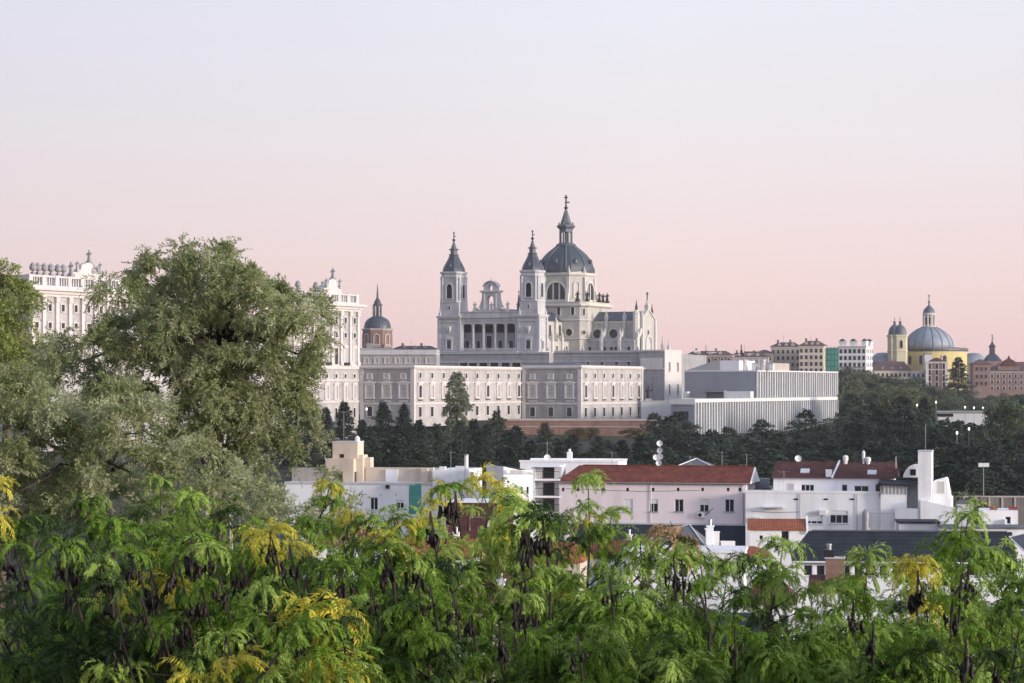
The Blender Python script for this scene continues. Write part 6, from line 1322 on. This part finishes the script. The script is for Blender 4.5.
def locusts():
    rng = np.random.default_rng(5); RO = [rosette(rng, int(rng.integers(6, 17))) for _ in range(28)]; POD = [pod_mesh(60+i) for i in range(6)]
    labs = [(55, 23, 'dark leafy locust tree in the bottom left corner with a yellow tuft at the edge'), (225, 23, 'dense dark green locust tree at the bottom left hung with many black pods'), (395, 23.5, 'locust tree with yellow green tufts and black pods below the green tarpaulin'), (540, 23, 'locust tree with drooping fronds and black pods before the white balcony house'),
            (690, 24, 'locust tree with one dry straw coloured tuft in front of the white low house'), (835, 23, 'light green locust tree before the slate roof near the brick chimney'), (985, 23.5, 'light green locust tree rising before the right end of the slate roof'),
            (130, 31, 'locust tree in the second row at the left under the grey green tree'), (320, 32, 'locust tree in the second row below the white flat roofed house'), (475, 31, 'locust tree whose yellow topmost shoot curls before the flue pipe'), (615, 31, 'tall locust shoot tree standing before the pink house wall'), (765, 33, 'sparse locust tree before the small orange roofed house'), (905, 32, 'locust tree with a bright yellow crown tuft below the slate roof')]
    trees = []
    for px, Y, lab in labs:
        x = xat(px, Y); g = ground_z(x, Y); T = thing('locust_tree', lab, 'tree', (x, Y, g), 0, 'locust trees in the foreground'); trees.append(dict(px=px, Y=Y, T=T, o=np.array([x, Y, g]), q=[], m=[], mb=MB().tube([(0, 0, -.2), (.05, 0, 1.2), (0, .05, 2.4)], [.11, .09, .07], 8)))
    def ros(tr, p, k, s):
        R_ = RO[rng.integers(len(RO))]; a = rng.uniform(0, 6.28); c, sn = math.cos(a), math.sin(a); Mx = np.array([[c, -sn, 0], [sn, c, 0], [0, 0, 1.0]])
        tx, ty = rng.normal(size=2)*.32; Mt = np.array([[1, 0, tx], [0, 1, ty], [-tx, -ty, 1]])
        q = (R_.reshape(-1, 3)@Mx.T@Mt.T)*s; tr['q'].append((q+p-tr['o']).reshape(-1, 4, 3)); tr['m'].append(np.full(len(R_), k))
    def shoot(px, py, Y, kinds, length=1.3, spread=.42, n=11, tip=None):
        tr = min(trees, key=lambda t: abs(xat(t['px'], t['Y'])-xat(px, Y))+abs(t['Y']-Y)*.35)
        top = np.array([xat(px, Y), Y, zat(py, Y)+.02]); lean = rng.normal(size=2)*.26; foot = top+np.array([lean[0], lean[1], -length])
        tb = [Vector(foot-tr['o']), Vector((foot*.5+top*.5)-tr['o']+np.array([.03, 0, 0])), Vector(top-tr['o'])]
        j = Vector((0, .05, min(2.3, max(1.0, tb[0].z*.6)))); tr['mb'].tube([j, j.lerp(tb[0], .55)+Vector((0, 0, .2)), tb[0], tb[1], tb[2]], [.04, .026, .017, .010, .005], 5)
        if rng.random() < .5: e = Vector(top-tr['o'])+Vector((rng.normal()*.15, rng.normal()*.15, rng.uniform(.02, .2))); tr['mb'].tube([tb[1], tb[2], e], [.008, .006, .003], 4)
        ros(tr, top, kinds[0] if tip is None else tip, rng.uniform(.85, 1.1))
        for i in range(n):
            t = (i+rng.uniform(.2, 1))/n; r = spread*(t**.7)*rng.uniform(.35, 1.1); a = rng.uniform(0, 6.28)
            p = top+(foot-top)*t+np.array([math.cos(a)*r, math.sin(a)*r, rng.uniform(-.05, .08)+r*.25])
            ros(tr, p, kinds[rng.integers(len(kinds))], rng.uniform(.55, 1.08))
            if r > .2: v = Vector(top+(foot-top)*min(1, t+.1)-tr['o']); tr['mb'].tube([v, Vector(p-tr['o'])], [.010, .004], 4)
        return tr
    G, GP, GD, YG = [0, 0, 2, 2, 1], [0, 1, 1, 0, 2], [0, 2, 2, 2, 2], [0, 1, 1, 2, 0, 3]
    top = [(18, 524, 27, GD, 0), (45, 516, 30, GD, 2), (90, 500, 28, GD, 0), (108, 520, 24, G, 0), (160, 480, 27, G, 1), (190, 496, 25, GP, 1), (140, 512, 30, GD, 2), (225, 510, 28, GD, 0), (252, 522, 26, G, 0), (262, 535, 22.5, G, 3), (287, 545, 22.5, G, 3), (330, 484, 32, YG, 3), (352, 512, 32, YG, 3), (310, 520, 28, G, 0), (395, 515, 24, YG, 1), (368, 520, 28, G, 0), (418, 524, 25, YG, 3), (445, 488, 31, [1, 3], 3), (478, 478, 31, [3, 1], 3),
           (506, 482, 26, YG, 1), (518, 492, 24, GP, 1), (497, 520, 28, G, 0), (545, 510, 26, GP, 1), (588, 478, 26, [1, 1, 0, 3], 1), (560, 505, 25, GP, 0), (612, 500, 27, GP, 1), (640, 540, 25, GP, 1), (655, 545, 26, G, 1), (677, 532, 22.5, GP, 4), (700, 556, 26, GP, 0), (728, 560, 28, G, 1), (752, 556, 26, G, 1), (783, 538, 25, GP, 1), (770, 570, 28, G, 0), (812, 585, 25, GP, 0), (868, 548, 24, GP, 1), (850, 580, 27, G, 1), (915, 558, 24, [1, 3, 0], 3), (900, 568, 26, YG, 1), (948, 560, 27, G, 0), (968, 512, 25, GP, 1), (960, 535, 24.5, GP, 0), (985, 545, 25, GP, 1), (1008, 560, 26, GP, 0), (1020, 580, 24, GP, 0), (-6, 484, 26, [3, 3, 0], 3), (-4, 515, 25, [3, 0, 0], 3)]
    for px, py, Y, kd, tip in top:
        big = px in (588, 968, 160); n = 1 if kd[0] == 3 and px < 10 else 3 if kd in ([1, 3], [3, 1]) else 5 if px in (262, 287) else 4 if px == 677 else (10 if big else 7)
        shoot(px, py+(15 if 490 < px < 640 and px != 588 else 8 if px > 640 and px != 968 else 4), Y, kd, 1.3 if big else .85, .34 if 560 < px < 640 else .46, n, tip)
    edge = np.interp
    for i in range(226):                                # the mass below the tops
        px = rng.uniform(-15, 440) if i < 40 else rng.uniform(-15, 1040) if i < 176 else rng.uniform(500, 1040)
        b = edge(px, [0, 160, 300, 420, 560, 640, 720, 800, 900, 980, 1040], [545, 530, 560, 560, 560, 600, 625, 635, 622, 602, 610])
        py = b+rng.random()**1.1*(690-b); Y = rng.uniform(21.6, 35) if py < 600 else rng.uniform(20.8, 30)
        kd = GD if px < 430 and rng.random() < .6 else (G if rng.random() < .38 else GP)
        if rng.random() < .10: kd = YG
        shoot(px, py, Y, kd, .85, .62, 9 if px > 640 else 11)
    for px, py in ((235, 668), (318, 672), (350, 670), (305, 614), (338, 616), (275, 676), (190, 680)): shoot(px, py, 18.5, YG, .5, .3, 3, 3)
    pods = [(82, 566), (92, 560), (133, 566), (190, 552), (206, 560), (219, 590), (270, 545), (289, 560), (387, 562), (305, 592), (340, 582), (371, 600), (250, 632), (184, 622), (413, 570), (430, 526), (448, 500), (455, 506), (526, 528), (527, 545), (543, 534), (523, 580), (521, 612), (453, 608), (674, 570), (682, 574), (470, 620), (919, 585), (969, 580), (962, 590), (953, 612), (967, 652), (997, 668), (874, 636), (854, 615), (515, 598), (388, 574), (68, 590), (110, 600), (150, 585), (12, 560), (20, 575), (160, 640), (120, 650), (225, 650), (300, 640), (345, 640), (578, 650), (735, 640), (610, 590), (100, 575), (175, 570), (200, 600), (240, 575), (330, 600), (140, 610), (60, 560), (500, 640), (262, 600), (430, 600)]
    for i, (px, py) in enumerate(pods):
        Y = 20.4+rng.uniform(-.8, .5); tr = min(trees, key=lambda t: abs(xat(t['px'], t['Y'])-xat(px, Y))+abs(t['Y']-Y)*.35)
        p = np.array([xat(px, Y), Y, zat(py, Y)])-tr['o']
        put(POD[i % 6], 'pod_cluster', tr['T'], tuple(p), rng.uniform(0, 6.28), (rng.uniform(.8, 1.1),)*3)
        tr['mb'].tube([Vector(p), Vector(p)+Vector((.0, .05, .12)), Vector(p)+Vector((.05, .4, -.3))], [.006, .008, .012], 4)
        if i % 2 == 0: ros(tr, p+tr['o']+np.array([0, .05, .1]), int(rng.choice([0, 1, 2, 0])) if px not in (270, 289, 674) else (1 if px == 674 else 3), .9)
    for t in trees:
        put(leaf_mesh('crown', np.concatenate(t['q']), np.concatenate(t['m']), LM), 'crown', t['T'])
        t['mb'].build('trunk', 'bark_dark', t['T'])
locusts()
# a far wood and hills close the horizon behind the city
def far_hills():
    rng = random.Random(3); n = 60; pts = [(-2300+4600*i/n, 27+3*math.sin(i*.5)+rng.uniform(0, 3)) for i in range(n+1)]
    mb = MB(); vs = [(x, 2900, 0) for x, z in pts]+[(x, 3100, z) for x, z in pts]+[(x, 3400, 0) for x, z in pts]; m = n+1
    mb.add(vs, [(i, i+1, m+i+1, m+i) for i in range(n)]+[(m+i, m+i+1, 2*m+i+1, 2*m+i) for i in range(n)]); structure(mb.build('hills', 'leaf_far_deep'))
far_hills()

# ------------------------------------------------------------------ thin evening air over the valley
def haze():
    o = MB().box(-2450, 2450, -70, 3520, -2, 118).build('haze', 'iron'); o['kind'] = 'stuff'
    m = bpy.data.materials.new('air'); m.use_nodes = True; t = m.node_tree; t.nodes.clear()
    v = t.nodes.new('ShaderNodeVolumePrincipled'); v.inputs['Color'].default_value = (.86, .84, .90, 1); v.inputs['Density'].default_value = 0.00006
    ou = t.nodes.new('ShaderNodeOutputMaterial'); t.links.new(v.outputs[0], ou.inputs['Volume'])
    o.data.materials.clear(); o.data.materials.append(m)
haze()
